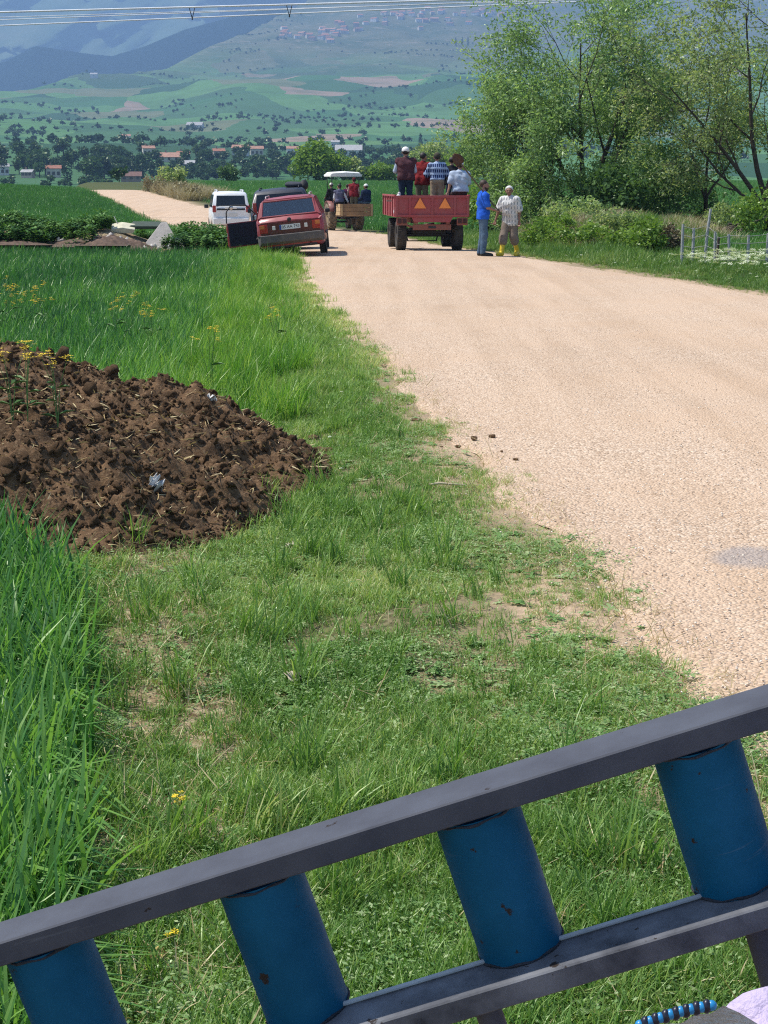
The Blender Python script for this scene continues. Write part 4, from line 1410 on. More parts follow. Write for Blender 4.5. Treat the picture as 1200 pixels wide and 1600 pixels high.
# open driver door: hinge at the front of the door opening
door = MB()
dl = .92
dp = [(0, .30), (-dl, .30), (-dl, .90), (0, .90)]
door.plate([(0, -.02, .30), (-dl, -.02, .28), (-dl, -.02, .90), (0, -.02, .90)], .045)
do = door.build('open_door', RED, car)
MB().box((-dl / 2, -.072, .60), (dl - .05, .012, .56)).build('door_lining', mat('navy_lining', (.018, .020, .035), .8, 0, .3, 9), do)
MB().tube([(-dl, 0, .90), (-dl + .03, 0, 1.18), (-dl + .16, 0, 1.33), (-.38, 0, 1.31), (-.02, 0, .91)], .016, 7).build('window_frame', BLACKP, do)
MB().box((-dl - .004, .0, .58), (.02, .05, .5)).build('door_edge', mat('door_edge_red', (.40, .05, .035), .5, 0, .3, 10), do)
MB().box((-dl - .012, -.01, .62), (.012, .03, .09)).build('door_lamp', LAMPW, do)
MB().box((-.16, -.05, .97), (.05, .12, .13)).build('door_mirror', mat('mirror_grey', (.45, .47, .5), .3, .4), do, bevel=.02)
do.location = (-.80, 2.55, 0)
do.rotation_euler = (0, 0, math.radians(14))

# ---------------------------------------------------------------- dark car in front of it
NAVY = paint('dark_blue_paint', (.012, .017, .032), .42, .15, (.05, .05, .06), .3)
dc = thing('dark_blue_car', 'dark blue car parked ahead of the red estate with a bundle on top', 'car', (-2.80, 44.6, gz(-2.4, 44.6) + .06), math.radians(2))
dc.rotation_mode = 'YXZ'
dc.rotation_euler = (0, math.radians(-4.5), math.radians(2))
dst = [(.0, .45, .78, .95, .79, 1.0, .77), (.08, .32, .84, 1.0, .84, 1.06, .80), (.22, .28, .86, 1.02, .85, 1.52, .70), (.40, .25, .87, 1.02, .86, 1.60, .69), (1.0, .24, .88, 1.02, .865, 1.64, .68), (2.2, .24, .88, 1.0, .865, 1.62, .68), (2.8, .24, .87, 1.0, .86, 1.52, .66), (3.3, .24, .87, .98, .85, 1.02, .76), (3.9, .28, .85, .88, .82, .92, .7), (4.1, .4, .78, .74, .76, .78, .64)]
ds_ = car_shell(dst)
loft(MB(), ds_).build('body', NAVY, dc)
pane(dc, [(-.70, .066, 1.08), (.70, .066, 1.08), (.63, .195, 1.50), (-.63, .195, 1.50)], .012, m=mat('smoked_glass', (.012, .013, .016), .08, 0, .2, 3, spec=.6))
for s in (-1, 1):
    for y0, y1 in ((.55, 1.2), (1.28, 2.0), (2.08, 2.75)):
        q = [(s * .862, y0, 1.06), (s * .862, y1, 1.06), (s * .722, y1, 1.53), (s * .722, y0, 1.53)]
        pane(dc, q[::-1] if s < 0 else q)
    MB().box((s * .70, .0, 1.12), (.10, .06, .34)).build('tail_lamp', LAMPR, dc, bevel=.01)
    MB().box((s * .97, 2.7, 1.06), (.16, .08, .12)).build('wing_mirror', NAVY, dc, bevel=.02)
    for y_ in (.75, 3.35):
        wheel(dc, (s * .76, y_, .31), .31, .2, .19)
    MB().tube([(s * .55, .5, 1.63), (s * .55, .6, 1.68), (s * .55, 2.1, 1.68), (s * .55, 2.2, 1.64)], .016, 8).build('roof_rail', BLACKP, dc)
MB().box((0, -.02, .48), (1.6, .16, .22)).build('bumper', GREYP, dc, bevel=.03)
MB().box((0, -.015, .85), (.5, .02, .11)).build('number_plate', MATS['plate_white'], dc)
bd = MB().ball((0, 0, .09), (.28, .34, .10), 14, 8)
v = np.array([tuple(p) for p in bd.v])
v *= 1 + .14 * fbm(v[:, :1] * 6, v[:, 1:2] * 6, v[:, 2:] * 6, 5, 3)
bo = obj('roof_bundle', np_mesh('roof_bundle', v, np.array(bd.f), [mat('dark_canvas', (.05, .055, .07), .9, 0, .4, 8)], True))
bo.location = (-2.55, 45.7, gz(-2.4, 44.6) + 1.70)
tag(bo, 'dark canvas bundle tied on the roof of the dark car', 'bundle')
rod = MB().ball((0, 0, .06), (.13, .2, .14), 12, 8)
rod.v = [tuple(np.array(p) * (1 + .35 * float(vnoise(p[0] * 9, p[1] * 9, p[2] * 9, 8)))) for p in rod.v]
ro = rod.build('black_bag', mat('black_bag_cloth', (.012, .012, .014), .7))
ro.location = (-2.28, 45.7, gz(-2.4, 44.6) + 1.70)
tag(ro, 'black bag slumped over the roof edge of the dark car', 'bag')

# ---------------------------------------------------------------- white van on the far bend
VW = paint('white_paint', (.74, .75, .76), .35, .5, (.5, .45, .38), .25)
vx = at(361, 330, 74).x
van = thing('white_van', 'white van with dark rear window driving away on the far bend', 'van', (vx, 74, gz(vx, 74)), math.radians(9))
vst = [(.0, .40, .80, .98, .81, 1.02, .80), (.06, .30, .86, 1.05, .86, 1.10, .82), (.18, .27, .87, 1.06, .865, 1.70, .74), (.35, .25, .88, 1.06, .87, 1.79, .72), (1.2, .24, .89, 1.05, .875, 1.82, .71), (2.3, .24, .89, 1.04, .875, 1.80, .70), (2.75, .24, .88, 1.03, .87, 1.70, .68), (3.35, .24, .88, 1.0, .86, 1.08, .76), (3.9, .28, .85, .88, .82, .93, .7), (4.1, .4, .78, .74, .76, .78, .64)]
vs_ = car_shell(vst)
loft(MB(), vs_).build('body', VW, van)
pane(van, [(-.68, .050, 1.17), (.68, .050, 1.17), (.64, .145, 1.64), (-.64, .145, 1.64)], .012, m=mat('tinted_glass', (.012, .013, .016), .08, 0, .2, 3, spec=.6))
for s in (-1, 1):
    for y0, y1 in ((.5, 1.25), (1.32, 2.1), (2.2, 2.75)):
        q = [(s * .872, y0, 1.12), (s * .872, y1, 1.12), (s * .748, y1, 1.68), (s * .748, y0, 1.68)]
        pane(van, q[::-1] if s < 0 else q, m=MATS['tinted_glass'])
    MB().box((s * .775, .005, 1.04), (.16, .07, .30)).build('tail_lamp', LAMPR, van, bevel=.015)
    MB().box((s * 1.0, 2.75, 1.12), (.2, .09, .17)).build('wing_mirror', BLACKP, van, bevel=.02)
    for y_ in (.75, 3.3):
        wheel(van, (s * .78, y_, .31), .31, .2, .19)
    MB().tube([(s * .60, .40, 1.80), (s * .60, .48, 1.88), (s * .60, 2.3, 1.88), (s * .60, 2.4, 1.80)], .03, 8).build('roof_rail', mat('silver_rail', (.6, .6, .6), .4, .3), van)
MB().box((0, .02, 1.02), (1.30, .05, .09)).build('tailgate_trim', BLACKP, van, bevel=.01)
MB().box((0, -.005, 1.09), (.55, .06, .10)).build('tailgate_bar', VW, van, bevel=.02)
MB().lathe([(0, 0), (.09, 0), (.10, .02), (0, .024)], 20, 'y', (0, -.045, 1.09)).build('badge', CHROME, van)
MB().box((0, .0, .48), (1.66, .20, .30)).build('bumper', VW, van, bevel=.04)
MB().box((0, -.01, .78), (.55, .03, .13)).build('number_plate', MATS['plate_white'], van)

# ---------------------------------------------------------------- red farm trailer
TRED = paint('trailer_red', (.34, .055, .06), .65, .0, (.30, .15, .13), .55)
TRED2 = paint('trailer_chassis_red', (.25, .075, .05), .7, 0, (.20, .13, .10), .6)
ORANGE = mat('orange_reflector', (.95, .28, .06), .45, 0, .12, 10)
TX, TY = at(675, 390, 42.3).x, 42.3
tr = thing('farm_trailer', 'red two-axle farm trailer with two orange warning triangles on its tailgate', 'trailer', (TX, TY, gz(TX, TY) + .03), math.radians(5))
BZ0, BZ1, TWd, TLn = .88, 1.44, 1.94, 3.7
TRAILER_FLOOR = BZ0 + .06
# tailgate with ribs
tg = MB().box((0, 0, (BZ0 + BZ1) / 2), (TWd, .035, BZ1 - BZ0)).build('tailgate', TRED, tr)
for x_ in (-.94, -.6, 0, .6, .94):
    MB().box((x_, -.03, (BZ0 + BZ1) / 2), (.06, .03, BZ1 - BZ0 - .02)).build('rib', TRED, tg, bevel=.005)
for z_ in (BZ1 - .03, BZ0 + .04):
    MB().box((0, -.034, z_), (TWd - .01, .034, .055)).build('rib', TRED, tg, bevel=.005)
MB().plate([(-.55, -.02, BZ0 - .0), (-.48, -.02, BZ0 - .13), (.48, -.02, BZ0 - .13), (.55, -.02, BZ0)], .03).build('apron', TRED, tg)
for x_ in (-.33, .33):
    MB().plate([(x_ - .16, -.058, 1.11), (x_ + .16, -.058, 1.11), (x_, -.058, 1.385)], .008).build('warning_triangle', ORANGE, tr)
for s in (-1, 1):
    sp_ = MB().box((s * (TWd / 2 - .02), TLn / 2, (BZ0 + BZ1) / 2), (.035, TLn, BZ1 - BZ0)).build('side_panel', TRED, tr)
    for y_ in np.linspace(.1, TLn - .1, 6):
        MB().box((s * (TWd / 2 + .015), y_, (BZ0 + BZ1) / 2), (.03, .06, BZ1 - BZ0 - .03)).build('rib', TRED, sp_)
    MB().box((s * (TWd / 2 + .01), TLn / 2, BZ1), (.05, TLn, .045)).build('top_rail', TRED, sp_)
    MB().box((s * .80, .02, BZ0 - .11), (.28, .10, .20)).build('lamp_bracket', TRED2, tr)
    for dx in (-.065, .065):
        MB().box((s * .80 + dx, -.035, BZ0 - .10), (.10, .02, .12)).build('tail_lamp', mat('dark_lamp', (.05, .008, .008), .4), tr)
MB().box((0, TLn, (BZ0 + BZ1) / 2), (TWd, .035, BZ1 - BZ0)).build('headboard', TRED, tr)
MB().box((0, TLn / 2, BZ0 + .03), (TWd - .08, TLn - .05, .05)).build('floor', mat('rusty_floor', (.16, .09, .07), .9, 0, .4, 4), tr)
for s in (-1, 1):
    MB().box((s * .42, TLn / 2, BZ0 - .09), (.10, TLn, .16)).build('chassis_beam', TRED2, tr)
MB().box((0, .06, BZ0 - .26), (1.02, .08, .15)).build('rear_crossbar', TRED2, tr, bevel=.01)
MB().box((0, .015, BZ0 - .26), (.20, .02, .06)).build('hitch_slot', BLACKP, tr)
for y_ in (.75, 2.95):
    MB().cone((-.73, y_, .40), (.73, y_, .40), .05, .05, 12).box((0, y_, .47), (.9, .12, .08)).build('axle', BLACKP, tr)
    for s in (-1, 1):
        for k in range(4):
            MB().box((s * .47, y_, .52 + .02 * k), (.07, 1.0 - .18 * k, .018)).build('leaf_spring', BLACKP, tr)
        wheel(tr, (s * .76, y_, .40), .40, .26, .22)
MB().tube([(-.42, 3.3, .62), (0, 4.9, .48)], .04, 8).build('drawbar', TRED2, tr)
MB().tube([(.42, 3.3, .62), (0, 4.9, .48)], .04, 8).build('drawbar', TRED2, tr)
for s in (-1, 1):
    MB().tube([(s * .55, 2.4, .72), (s * .40, 2.42, .18)], .022, 6).build('stay', BLACKP, tr)
MB().cone((-.42, 2.42, .18), (.42, 2.42, .18), .015).build('stay_bar', BLACKP, tr)
MB().box((-1.06, .9, 1.30), (.14, .05, .05)).build('latch', mat('rusty_latch', (.35, .25, .2), .8), tr)

# ---------------------------------------------------------------- tractor with a wooden box on the back
TB = paint('tractor_red', (.20, .06, .05), .6, .1, (.25, .2, .15), .5)
MUDTY = mat('muddy_tyre', (.27, .205, .13), .9, 0, .5, 5, col2=(.10, .08, .06))
KX, KY = at(547, 350, 74.5).x, 74.5
tk = thing('farm_tractor', 'old tractor with a white canopy and a wooden box of passengers behind', 'tractor', (KX, KY, gz(KX, KY) + .02), math.radians(14))
for s in (-1, 1):
    wheel(tk, (s * .66, 1.25, .65), .60, .40, .34, 18, mat('dusty_rim', (.3, .22, .13), .8), None, .05, MUDTY)
    wheel(tk, (s * .64, 3.15, .36), .34, .2, .2, 0, MATS['dusty_rim'], None, .03, MUDTY)
    # fenders
    fv = []
    for k in range(9):
        a = math.radians(20 + k * 17.5)
        fv.append(((s * .48, 1.25 - .70 * math.cos(a), .65 + .70 * math.sin(a)), (s * .86, 1.25 - .70 * math.cos(a), .65 + .70 * math.sin(a))))
    mb = MB().add([q for p_ in fv for q in p_], [(2 * i, 2 * i + 1, 2 * i + 3, 2 * i + 2) for i in range(8)], 0, True)
    fo = mb.build('fender', TB, tk)
    sm = fo.modifiers.new('t', 'SOLIDIFY'); sm.thickness = .02
    for y_ in (.95, 2.0):
        MB().tube([(s * .62, y_, 1.2 if y_ < 1.5 else .9), (s * .66, y_, 2.50)], .022, 8).build('canopy_post', BLACKP, tk)
MB().box((0, 1.6, .75), (.46, 1.3, .5)).build('transmission', BLACKP, tk, bevel=.05)
MB().box((0, 2.9, 1.0), (.52, 1.4, .62)).build('bonnet', TB, tk, bevel=.08)
MB().box((0, 3.62, .98), (.48, .04, .5)).build('grille', BLACKP, tk)
MB().cone((-.64, 3.15, .36), (.64, 3.15, .36), .05).build('front_axle', BLACKP, tk)
MB().cone((-.6, 1.25, .65), (.6, 1.25, .65), .09).build('rear_axle', BLACKP, tk)
MB().cone((.18, 2.9, 1.3), (.18, 2.9, 2.2), .03).build('exhaust', BLACKP, tk)
MB().tube([(0, 2.2, 1.25), (0, 1.95, 1.45)], .02).lathe([(.19, 0), (.205, .012), (.19, .024)], 20, 'z', (0, 1.95, 1.45), closed=True).build('steering_wheel', BLACKP, tk)
MB().box((0, 1.15, 1.18), (.46, .42, .10)).box((0, .96, 1.38), (.46, .08, .38)).build('driver_seat', BLACKP, tk, bevel=.03)
mb = MB()
cs = []
for i in range(7):
    t = i / 6
    y_ = .75 + 1.5 * t
    e = .06 * (1 - (2 * t - 1) ** 4)
    cs.append([(-.74, y_, 2.48), (-.76, y_, 2.56), (-.66, y_, 2.63 + e), (0, y_, 2.67 + e), (.66, y_, 2.63 + e), (.76, y_, 2.56), (.74, y_, 2.48)])
loft(mb, cs)
mb.build('canopy', mat('white_canopy', (.78, .77, .73), .6, 0, .12, 4), tk)
WOODB = mat('weathered_box_wood', (.33, .19, .095), .85, 0, .45, 3, col2=(.20, .12, .07), bump=.3, bscale=30)
WOODL = mat('pale_box_wood', (.55, .38, .20), .85, 0, .35, 4)
bx0, bx1, by0, by1, bz0 = -.62, .92, -.75, .25, .72
BOXF = bz0 + .05
for k in range(3):
    z_ = bz0 + .09 + k * .175
    MB().box(((bx0 + bx1) / 2, by0, z_), (bx1 - bx0, .03, .165)).build('box_plank', WOODB, tk, bevel=.004)
    for x_ in (bx0, bx1):
        MB().box((x_, (by0 + by1) / 2, z_), (.03, by1 - by0 - .034, .165)).build('box_plank', WOODL if x_ == bx0 else WOODB, tk, bevel=.004)
MB().box(((bx0 + bx1) / 2, (by0 + by1) / 2, bz0 - .02), (bx1 - bx0, by1 - by0, .04)).build('box_floor', WOODB, tk)
for x_ in (bx0 + .06, bx1 - .06):
    MB().box((x_, by0 - .03, bz0 + .25), (.07, .03, .52)).build('box_batten', WOODL, tk)
for s in (-1, 1):
    MB().tube([(s * .30, 1.0, .55), (s * .32, -.4, .62)], .03, 6).build('lift_arm', BLACKP, tk)

# ================================================================== PEOPLE
def surfnet(F, org, h):
    s = F < 0
    nx, ny, nz = F.shape
    c = np.zeros((nx - 1, ny - 1, nz - 1), np.int8)
    for a in (0, 1):
        for b in (0, 1):
            for d in (0, 1):
                c += s[a:nx - 1 + a, b:ny - 1 + b, d:nz - 1 + d]
    act = (c > 0) & (c < 8)
    ids = np.argwhere(act)
    idx = np.full(act.shape, -1)
    idx[act] = np.arange(len(ids))
    acc = np.zeros((len(ids), 3)); cnt = np.zeros(len(ids))
    E = []
    for a in (0, 1):
        for b in (0, 1):
            E += [((0, a, b), (1, a, b)), ((a, 0, b), (a, 1, b)), ((a, b, 0), (a, b, 1))]
    for p, q in E:
        fa = F[ids[:, 0] + p[0], ids[:, 1] + p[1], ids[:, 2] + p[2]]
        fb = F[ids[:, 0] + q[0], ids[:, 1] + q[1], ids[:, 2] + q[2]]
        m = (fa < 0) != (fb < 0)
        t = fa[m] / (fa[m] - fb[m])
        acc[m] += np.array(p) + (np.array(q) - np.array(p)) * t[:, None]
        cnt[m] += 1
    V = np.array(org) + h * (ids + acc / np.maximum(cnt, 1)[:, None])
    Q = []
    for ax in range(3):
        sl0 = [slice(None)] * 3; sl1 = [slice(None)] * 3
        sl0[ax] = slice(0, -1); sl1[ax] = slice(1, None)
        ch = s[tuple(sl0)] != s[tuple(sl1)]
        g = np.argwhere(ch)
        o1, o2 = [k for k in range(3) if k != ax]
        ok = (g[:, o1] > 0) & (g[:, o2] > 0) & (g[:, o1] < F.shape[o1] - 1) & (g[:, o2] < F.shape[o2] - 1)
        g = g[ok]
        sg = s[g[:, 0], g[:, 1], g[:, 2]]
        def cell(d1, d2):
            k = g.copy(); k[:, o1] -= d1; k[:, o2] -= d2
            return idx[k[:, 0], k[:, 1], k[:, 2]]
        q = np.stack([cell(1, 1), cell(0, 1), cell(0, 0), cell(1, 0)], -1)
        flip = sg if ax != 1 else ~sg
        q[~flip] = q[~flip][:, ::-1]
        Q.append(q)
    Q = np.concatenate(Q)
    return V, Q[(Q >= 0).all(1)]

def cones_sdf(P, cones, k=.03):
    d = None
    for a, b, r0, r1 in cones:
        a, b = np.array(a, float), np.array(b, float)
        ab = b - a
        t = np.clip(((P - a) @ ab) / max(ab @ ab, 1e-9), 0, 1)
        q = np.linalg.norm(P - (a + t[..., None] * ab), axis=-1) - (r0 + (r1 - r0) * t)
        if d is None: d = q
        else:
            hh = np.clip(.5 + .5 * (d - q) / k, 0, 1)
            d = d * (1 - hh) + q * hh - k * hh * (1 - hh)
    return d

def sdf_mesh(cones, h, k=.03, clip=None, wrinkle=0.0, seed=0):
    pts = np.array([c[0] for c in cones] + [c[1] for c in cones], float)
    r = max(max(c[2], c[3]) for c in cones) + 3 * h
    lo, hi = pts.min(0) - r, pts.max(0) + r
    n = np.ceil((hi - lo) / h).astype(int) + 1
    ax = [lo[i] + h * np.arange(n[i]) for i in range(3)]
    P = np.stack(np.meshgrid(*ax, indexing='ij'), -1)
    F = cones_sdf(P, cones, k)
    if wrinkle:
        F = F + wrinkle * fbm(P[..., 0] * 8, P[..., 1] * 8, P[..., 2] * 13 + P[..., 0] * 6, seed, 3)
    if clip is not None:
        F = np.maximum(F, clip(P))
    return surfnet(F, lo, h)

SKIN = mat('skin', (.34, .175, .115), .6, 0, .15, 14)
EYED = mat('eye_dark', (.03, .02, .018), .3)
def A(*v): return np.array(v, float)

def stand(h=1.75, lean=0.0, wide=1.0):
    """joints of a standing figure facing +y, x to its right"""
    s = h / 1.75
    J = dict(pel=A(0, 0, .95), che=A(0, lean, 1.30), neck=A(0, lean * 1.25, 1.47), head=A(0, lean * 1.45 + .02, 1.625))
    for n, q in (('L', -1), ('R', 1)):
        J['sh' + n] = A(q * .178 * wide, lean * 1.2, 1.395)
        J['el' + n] = A(q * .235 * wide, lean * 1.1 - .02, 1.14)
        J['wr' + n] = A(q * .24 * wide, lean + .05, .89)
        J['hip' + n] = A(q * .095, 0, .92)
        J['kn' + n] = A(q * .105, .02, .49)
        J['an' + n] = A(q * .11, -.02, .085)
        J['toe' + n] = A(q * .135, .15, .035)
    return {k: v * s for k, v in J.items()}

def sit(h=1.7, seat=.45, lean=0.0):
    s = h / 1.75
    J = stand(h, lean)
    for k in J:
        if k[:2] not in ('kn', 'an', 'to') and k[:3] not in ('kn', 'an', 'toe'):
            J[k] = J[k] + A(0, 0, -.86 * s + seat + .0)
    for n, q in (('L', -1), ('R', 1)):
        J['hip' + n] = A(q * .095 * s, .0, seat + .08)
        J['kn' + n] = A(q * .13 * s, .42 * s, seat + .06)
        J['an' + n] = A(q * .12 * s, .40 * s, seat + .06 - .40 * s)
        J['toe' + n] = A(q * .14 * s, .57 * s, seat + .02 - .40 * s)
        J['el' + n] = J['sh' + n] + A(q * .05, .06, -.26) * s
        J['wr' + n] = J['el' + n] + A(-q * .03, .20, -.10) * s
    return J

def person(label, loc, rz, J, top, bottom, shoes, head, group=None, wide=1.0, parts=None, skin=None, hand_grip=(), name='person'):
    """one continuous body; shirt, trousers, shoes, hair or cap are its children"""
    t = thing(name, label, 'person', loc, rz, group)
    sk = skin or SKIN
    s = np.linalg.norm(J['che'] - J['pel']) / .35
    s = float(np.clip(s, .8, 1.1))
    w = wide
    pel, che, neck, hd = J['pel'], J['che'], J['neck'], J['head']
    torso = []
    for q in (-1, 1):
        torso += [(pel + A(q * .065 * w, 0, 0), (pel + che) / 2 + A(q * .05 * w, .01, 0), .105 * s * w, .10 * s * w), ((pel + che) / 2 + A(q * .05 * w, .01, 0), che + A(q * .075 * w, 0, 0), .10 * s * w, .108 * s * w)]
    torso += [(J['shL'], J['shR'], .062 * s, .062 * s), (che, neck, .10 * s, .055 * s)]
    arms_u = [(J['sh' + n], J['el' + n], .056 * s * w, .043 * s) for n in 'LR']
    arms_l = [(J['el' + n], J['wr' + n], .042 * s, .028 * s) for n in 'LR']
    thigh = [(J['hip' + n], J['kn' + n], .088 * s * w, .060 * s) for n in 'LR']
    shin = [(J['kn' + n], J['an' + n], .058 * s, .038 * s) for n in 'LR']
    calf = [((J['kn' + n] * .72 + J['an' + n] * .28) + A(0, -.018, 0), J['an' + n] * .6 + J['kn' + n] * .4, .05 * s, .04 * s) for n in 'LR']
    feet = [(J['an' + n] + A(0, 0, -.03 * s), J['toe' + n], .042 * s, .032 * s) for n in 'LR']
    nk = [(neck - A(0, 0, .03), hd - A(0, .0, .05), .052 * s, .05 * s)]
    V, Q = sdf_mesh(torso + arms_u + arms_l + thigh + shin + calf + feet + nk, .021, .035)
    Vs, Fs, Ms = [V], [Q], [np.zeros(len(Q))]
    off_ = len(V)
    def app(v, f, m):
        nonlocal off_
        Vs.append(v); Fs.append(np.asarray(f) + off_); Ms.append(np.full(len(f), m)); off_ += len(v)
    # head with brow, nose, jaw and ears, turned by head['turn']
    ht = head.get('turn', 0.0); tilt = head.get('tilt', 0.0)
    c_, s_ = math.cos(ht), math.sin(ht)
    def H(x, y, z):
        y2, z2 = y * math.cos(tilt) + z * math.sin(tilt), -y * math.sin(tilt) + z * math.cos(tilt)
        return hd + A(x * c_ - y2 * s_, x * s_ + y2 * c_, z2) * s
    hc = [(H(0, -.015, .035), H(0, .01, .02), .088 * s, .082 * s), (H(0, .02, .0), H(0, .042, -.075), .072 * s, .042 * s), (H(-.028, .05, -.03), H(.028, .05, -.03), .04 * s, .04 * s), (H(0, .092, .012), H(0, .112, -.02), .010 * s, .016 * s),
          (H(-.035, .083, .03), H(.035, .083, .03), .014 * s, .014 * s), (H(-.02, .086, -.055), H(.02, .086, -.055), .010 * s, .010 * s)]
    hc += [(H(q * .088, -.005, .02), H(q * .092, -.012, -.02), .016 * s, .012 * s) for q in (-1, 1)]
    v, f = sdf_mesh(hc, .0095, .016); app(v, f, 0)
    for q in (-1, 1):
        b = MB().ball(tuple(H(q * .033, .086, .012)), .0095, 8, 5)
        app(np.array([tuple(p) for p in b.v]), np.array(b.f), 1)
    for n, q in (('L', -1), ('R', 1)):
        wr, el = J['wr' + n], J['el' + n]
        d = (wr - el) / np.linalg.norm(wr - el)
        side = np.cross(d, A(0, 0, 1) if abs(d[2]) < .9 else A(0, 1, 0)); side /= np.linalg.norm(side)
        if head.get('hand_flip'): side = -side
        pn = np.cross(side, d)
        cur = 1.0 if n in hand_grip else .35
        cones = []
        for k in range(4):
            o_ = (k - 1.5) * .019 * s
            b0 = wr + d * .012; k1 = wr + d * .085 * s + side * o_
            cones.append((b0 + side * o_ * .6, k1, .017 * s, .0125 * s))
            L = (.040, .045, .042, .034)[k] * s
            k2 = k1 + (d * (1 - cur * .75) + pn * cur * .7) * L
            k3 = k2 + (d * (.9 - cur * 1.3) + pn * cur * .9) * L * .75
            cones += [(k1, k2, .0098 * s, .009 * s), (k2, k3, .009 * s, .0075 * s)]
        th0 = wr + d * .03 * s + side * -.022 * s
        th1 = th0 + (d * .6 - side * .55 + pn * .35) * .042 * s
        cones += [(th0, th1, .013 * s, .011 * s), (th1, th1 + (d * .8 + pn * (.2 + cur * .6)) * .03 * s, .0105 * s, .0085 * s)]
        v, f = sdf_mesh(cones, .0068, .008); app(v, f, 0)
    body = obj('body', np_mesh('body', np.concatenate(Vs), np.concatenate(Fs), [sk, EYED], True, matidx=np.concatenate(Ms)), t)
    def wear(nm, cones, infl, m, clip=None, wr=.006, hh=.019, k=.03):
        cs_ = [(a, b, r0 + infl, r1 + infl) for a, b, r0, r1 in cones]
        v, f = sdf_mesh(cs_, hh, k, clip, wr, abs(hash(label)) % 97 if False else len(label))
        return obj(nm, np_mesh(nm, v, f, [m], True), t)
    # trousers
    up = A(0, 0, 1.0)
    sp_ = (che - pel) / np.linalg.norm(che - pel)
    waist = pel + sp_ * .13 * s
    low = [c for c in torso[0::2][:2]] + thigh
    blen = bottom.get('len', 1.0)
    if blen >= 1:
        low = low + [(a, b, r0 + .012, r1 + .012) for a, b, r0, r1 in shin]
    else:
        low = low + [(a, a + (b - a) * bottom.get('shin', .12), r0 + .016, r0 + .016) for a, b, r0, r1 in shin]
    wear('trousers', low, .013 + bottom.get('loose', .0), bottom['m'], lambda P: (P - waist) @ sp_, .007)
    # shirt
    tops = list(torso[:5]) + [(che, neck - sp_ * .03, .10 * s, .06 * s)]
    sl = top.get('sleeve', 'l')
    if sl == 's': tops += [(a, a + (b - a) * .72, r0 + .010, r1 + .018) for a, b, r0, r1 in arms_u]
    elif sl == 'l': tops += arms_u + [(a, a + (b - a) * .95, r0 + .006, r1 + .008) for a, b, r0, r1 in arms_l]
    elif sl == 'r': tops += arms_u + [(a, a + (b - a) * .2, r0 + .008, r0 + .008) for a, b, r0, r1 in arms_l]
    hem = pel - sp_ * top.get('hem', .02)
    tops += [(pel + A(q * .065 * w, 0, -.10), pel + A(q * .065 * w, 0, .05), .112 * s * w, .105 * s * w) for q in (-1, 1)]
    wear('shirt' if 'kindname' not in top else top['kindname'], tops, .020 + top.get('loose', 0), top['m'], lambda P: -((P - hem) @ sp_), .015)
    if 'under' in top:       # long shirt sleeves showing below a waistcoat
        wear('sleeves', [(a, b, r0, r1) for a, b, r0, r1 in arms_u] + [(a, a + (b - a) * .95, r0 + .004, r1 + .006) for a, b, r0, r1 in arms_l], .012, top['under'], None, .006)
        wear('collar', [(neck - sp_ * .05, neck, .062 * s, .058 * s)], .012, top['under'], None, 0)
    # shoes or boots
    sh = [(a, b, r0 + .014, r1 + .014) for a, b, r0, r1 in feet]
    if shoes.get('boot'):
        sh += [(a + (b - a) * .30, b, .056 * s, .050 * s) for a, b, r0, r1 in shin]
    wear('boots' if shoes.get('boot') else 'shoes', sh, .006, shoes['m'], None, .003, .015, .02)
    # hair / cap / beard
    if 'hair' in head:
        v, f = sdf_mesh([(H(0, -.02, .04), H(0, .005, .028), .097 * s, .090 * s)], .010, .02, lambda P: np.minimum(((P - H(0, .03, .045)) @ (H(0, .06, -.06) - H(0, 0, 0)) / s * 10 * .1), 9), .006, 3)
        obj('hair', np_mesh('hair', v, f, [head['hair']], True), t)
    if 'beard' in head:
        v, f = sdf_mesh([(H(0, .03, -.045), H(0, .058, -.082), .062 * s, .046 * s), (H(-.055, .03, -.03), H(.055, .03, -.03), .030 * s, .030 * s)], .010, .02, lambda P: (P - H(0, 0, -.042)) @ (H(0, 0, 1) - H(0, 0, 0)) / s, .003, 4)
        obj('beard', np_mesh('beard', v, f, [head['beard']], True), t)
    if 'cap' in head:
        v, f = sdf_mesh([(H(0, -.012, .055), H(0, .0, .05), .104 * s, .100 * s)], .011, .02, lambda P: -((P - H(0, 0, .045)) @ (H(0, -.25, 1) - H(0, 0, 0))) / s, .002, 5)
        cp_ = obj('cap', np_mesh('cap', v, f, [head['cap']], True), t)
        v, f = sdf_mesh([(H(q * .05, .085, .055), H(q * .035, .155, .042), .010 * s, .008 * s) for q in (-1, -.5, 0, .5, 1)], .008, .012)
        obj('peak', np_mesh('peak', v, f, [head['cap']], True), cp_)
    return t

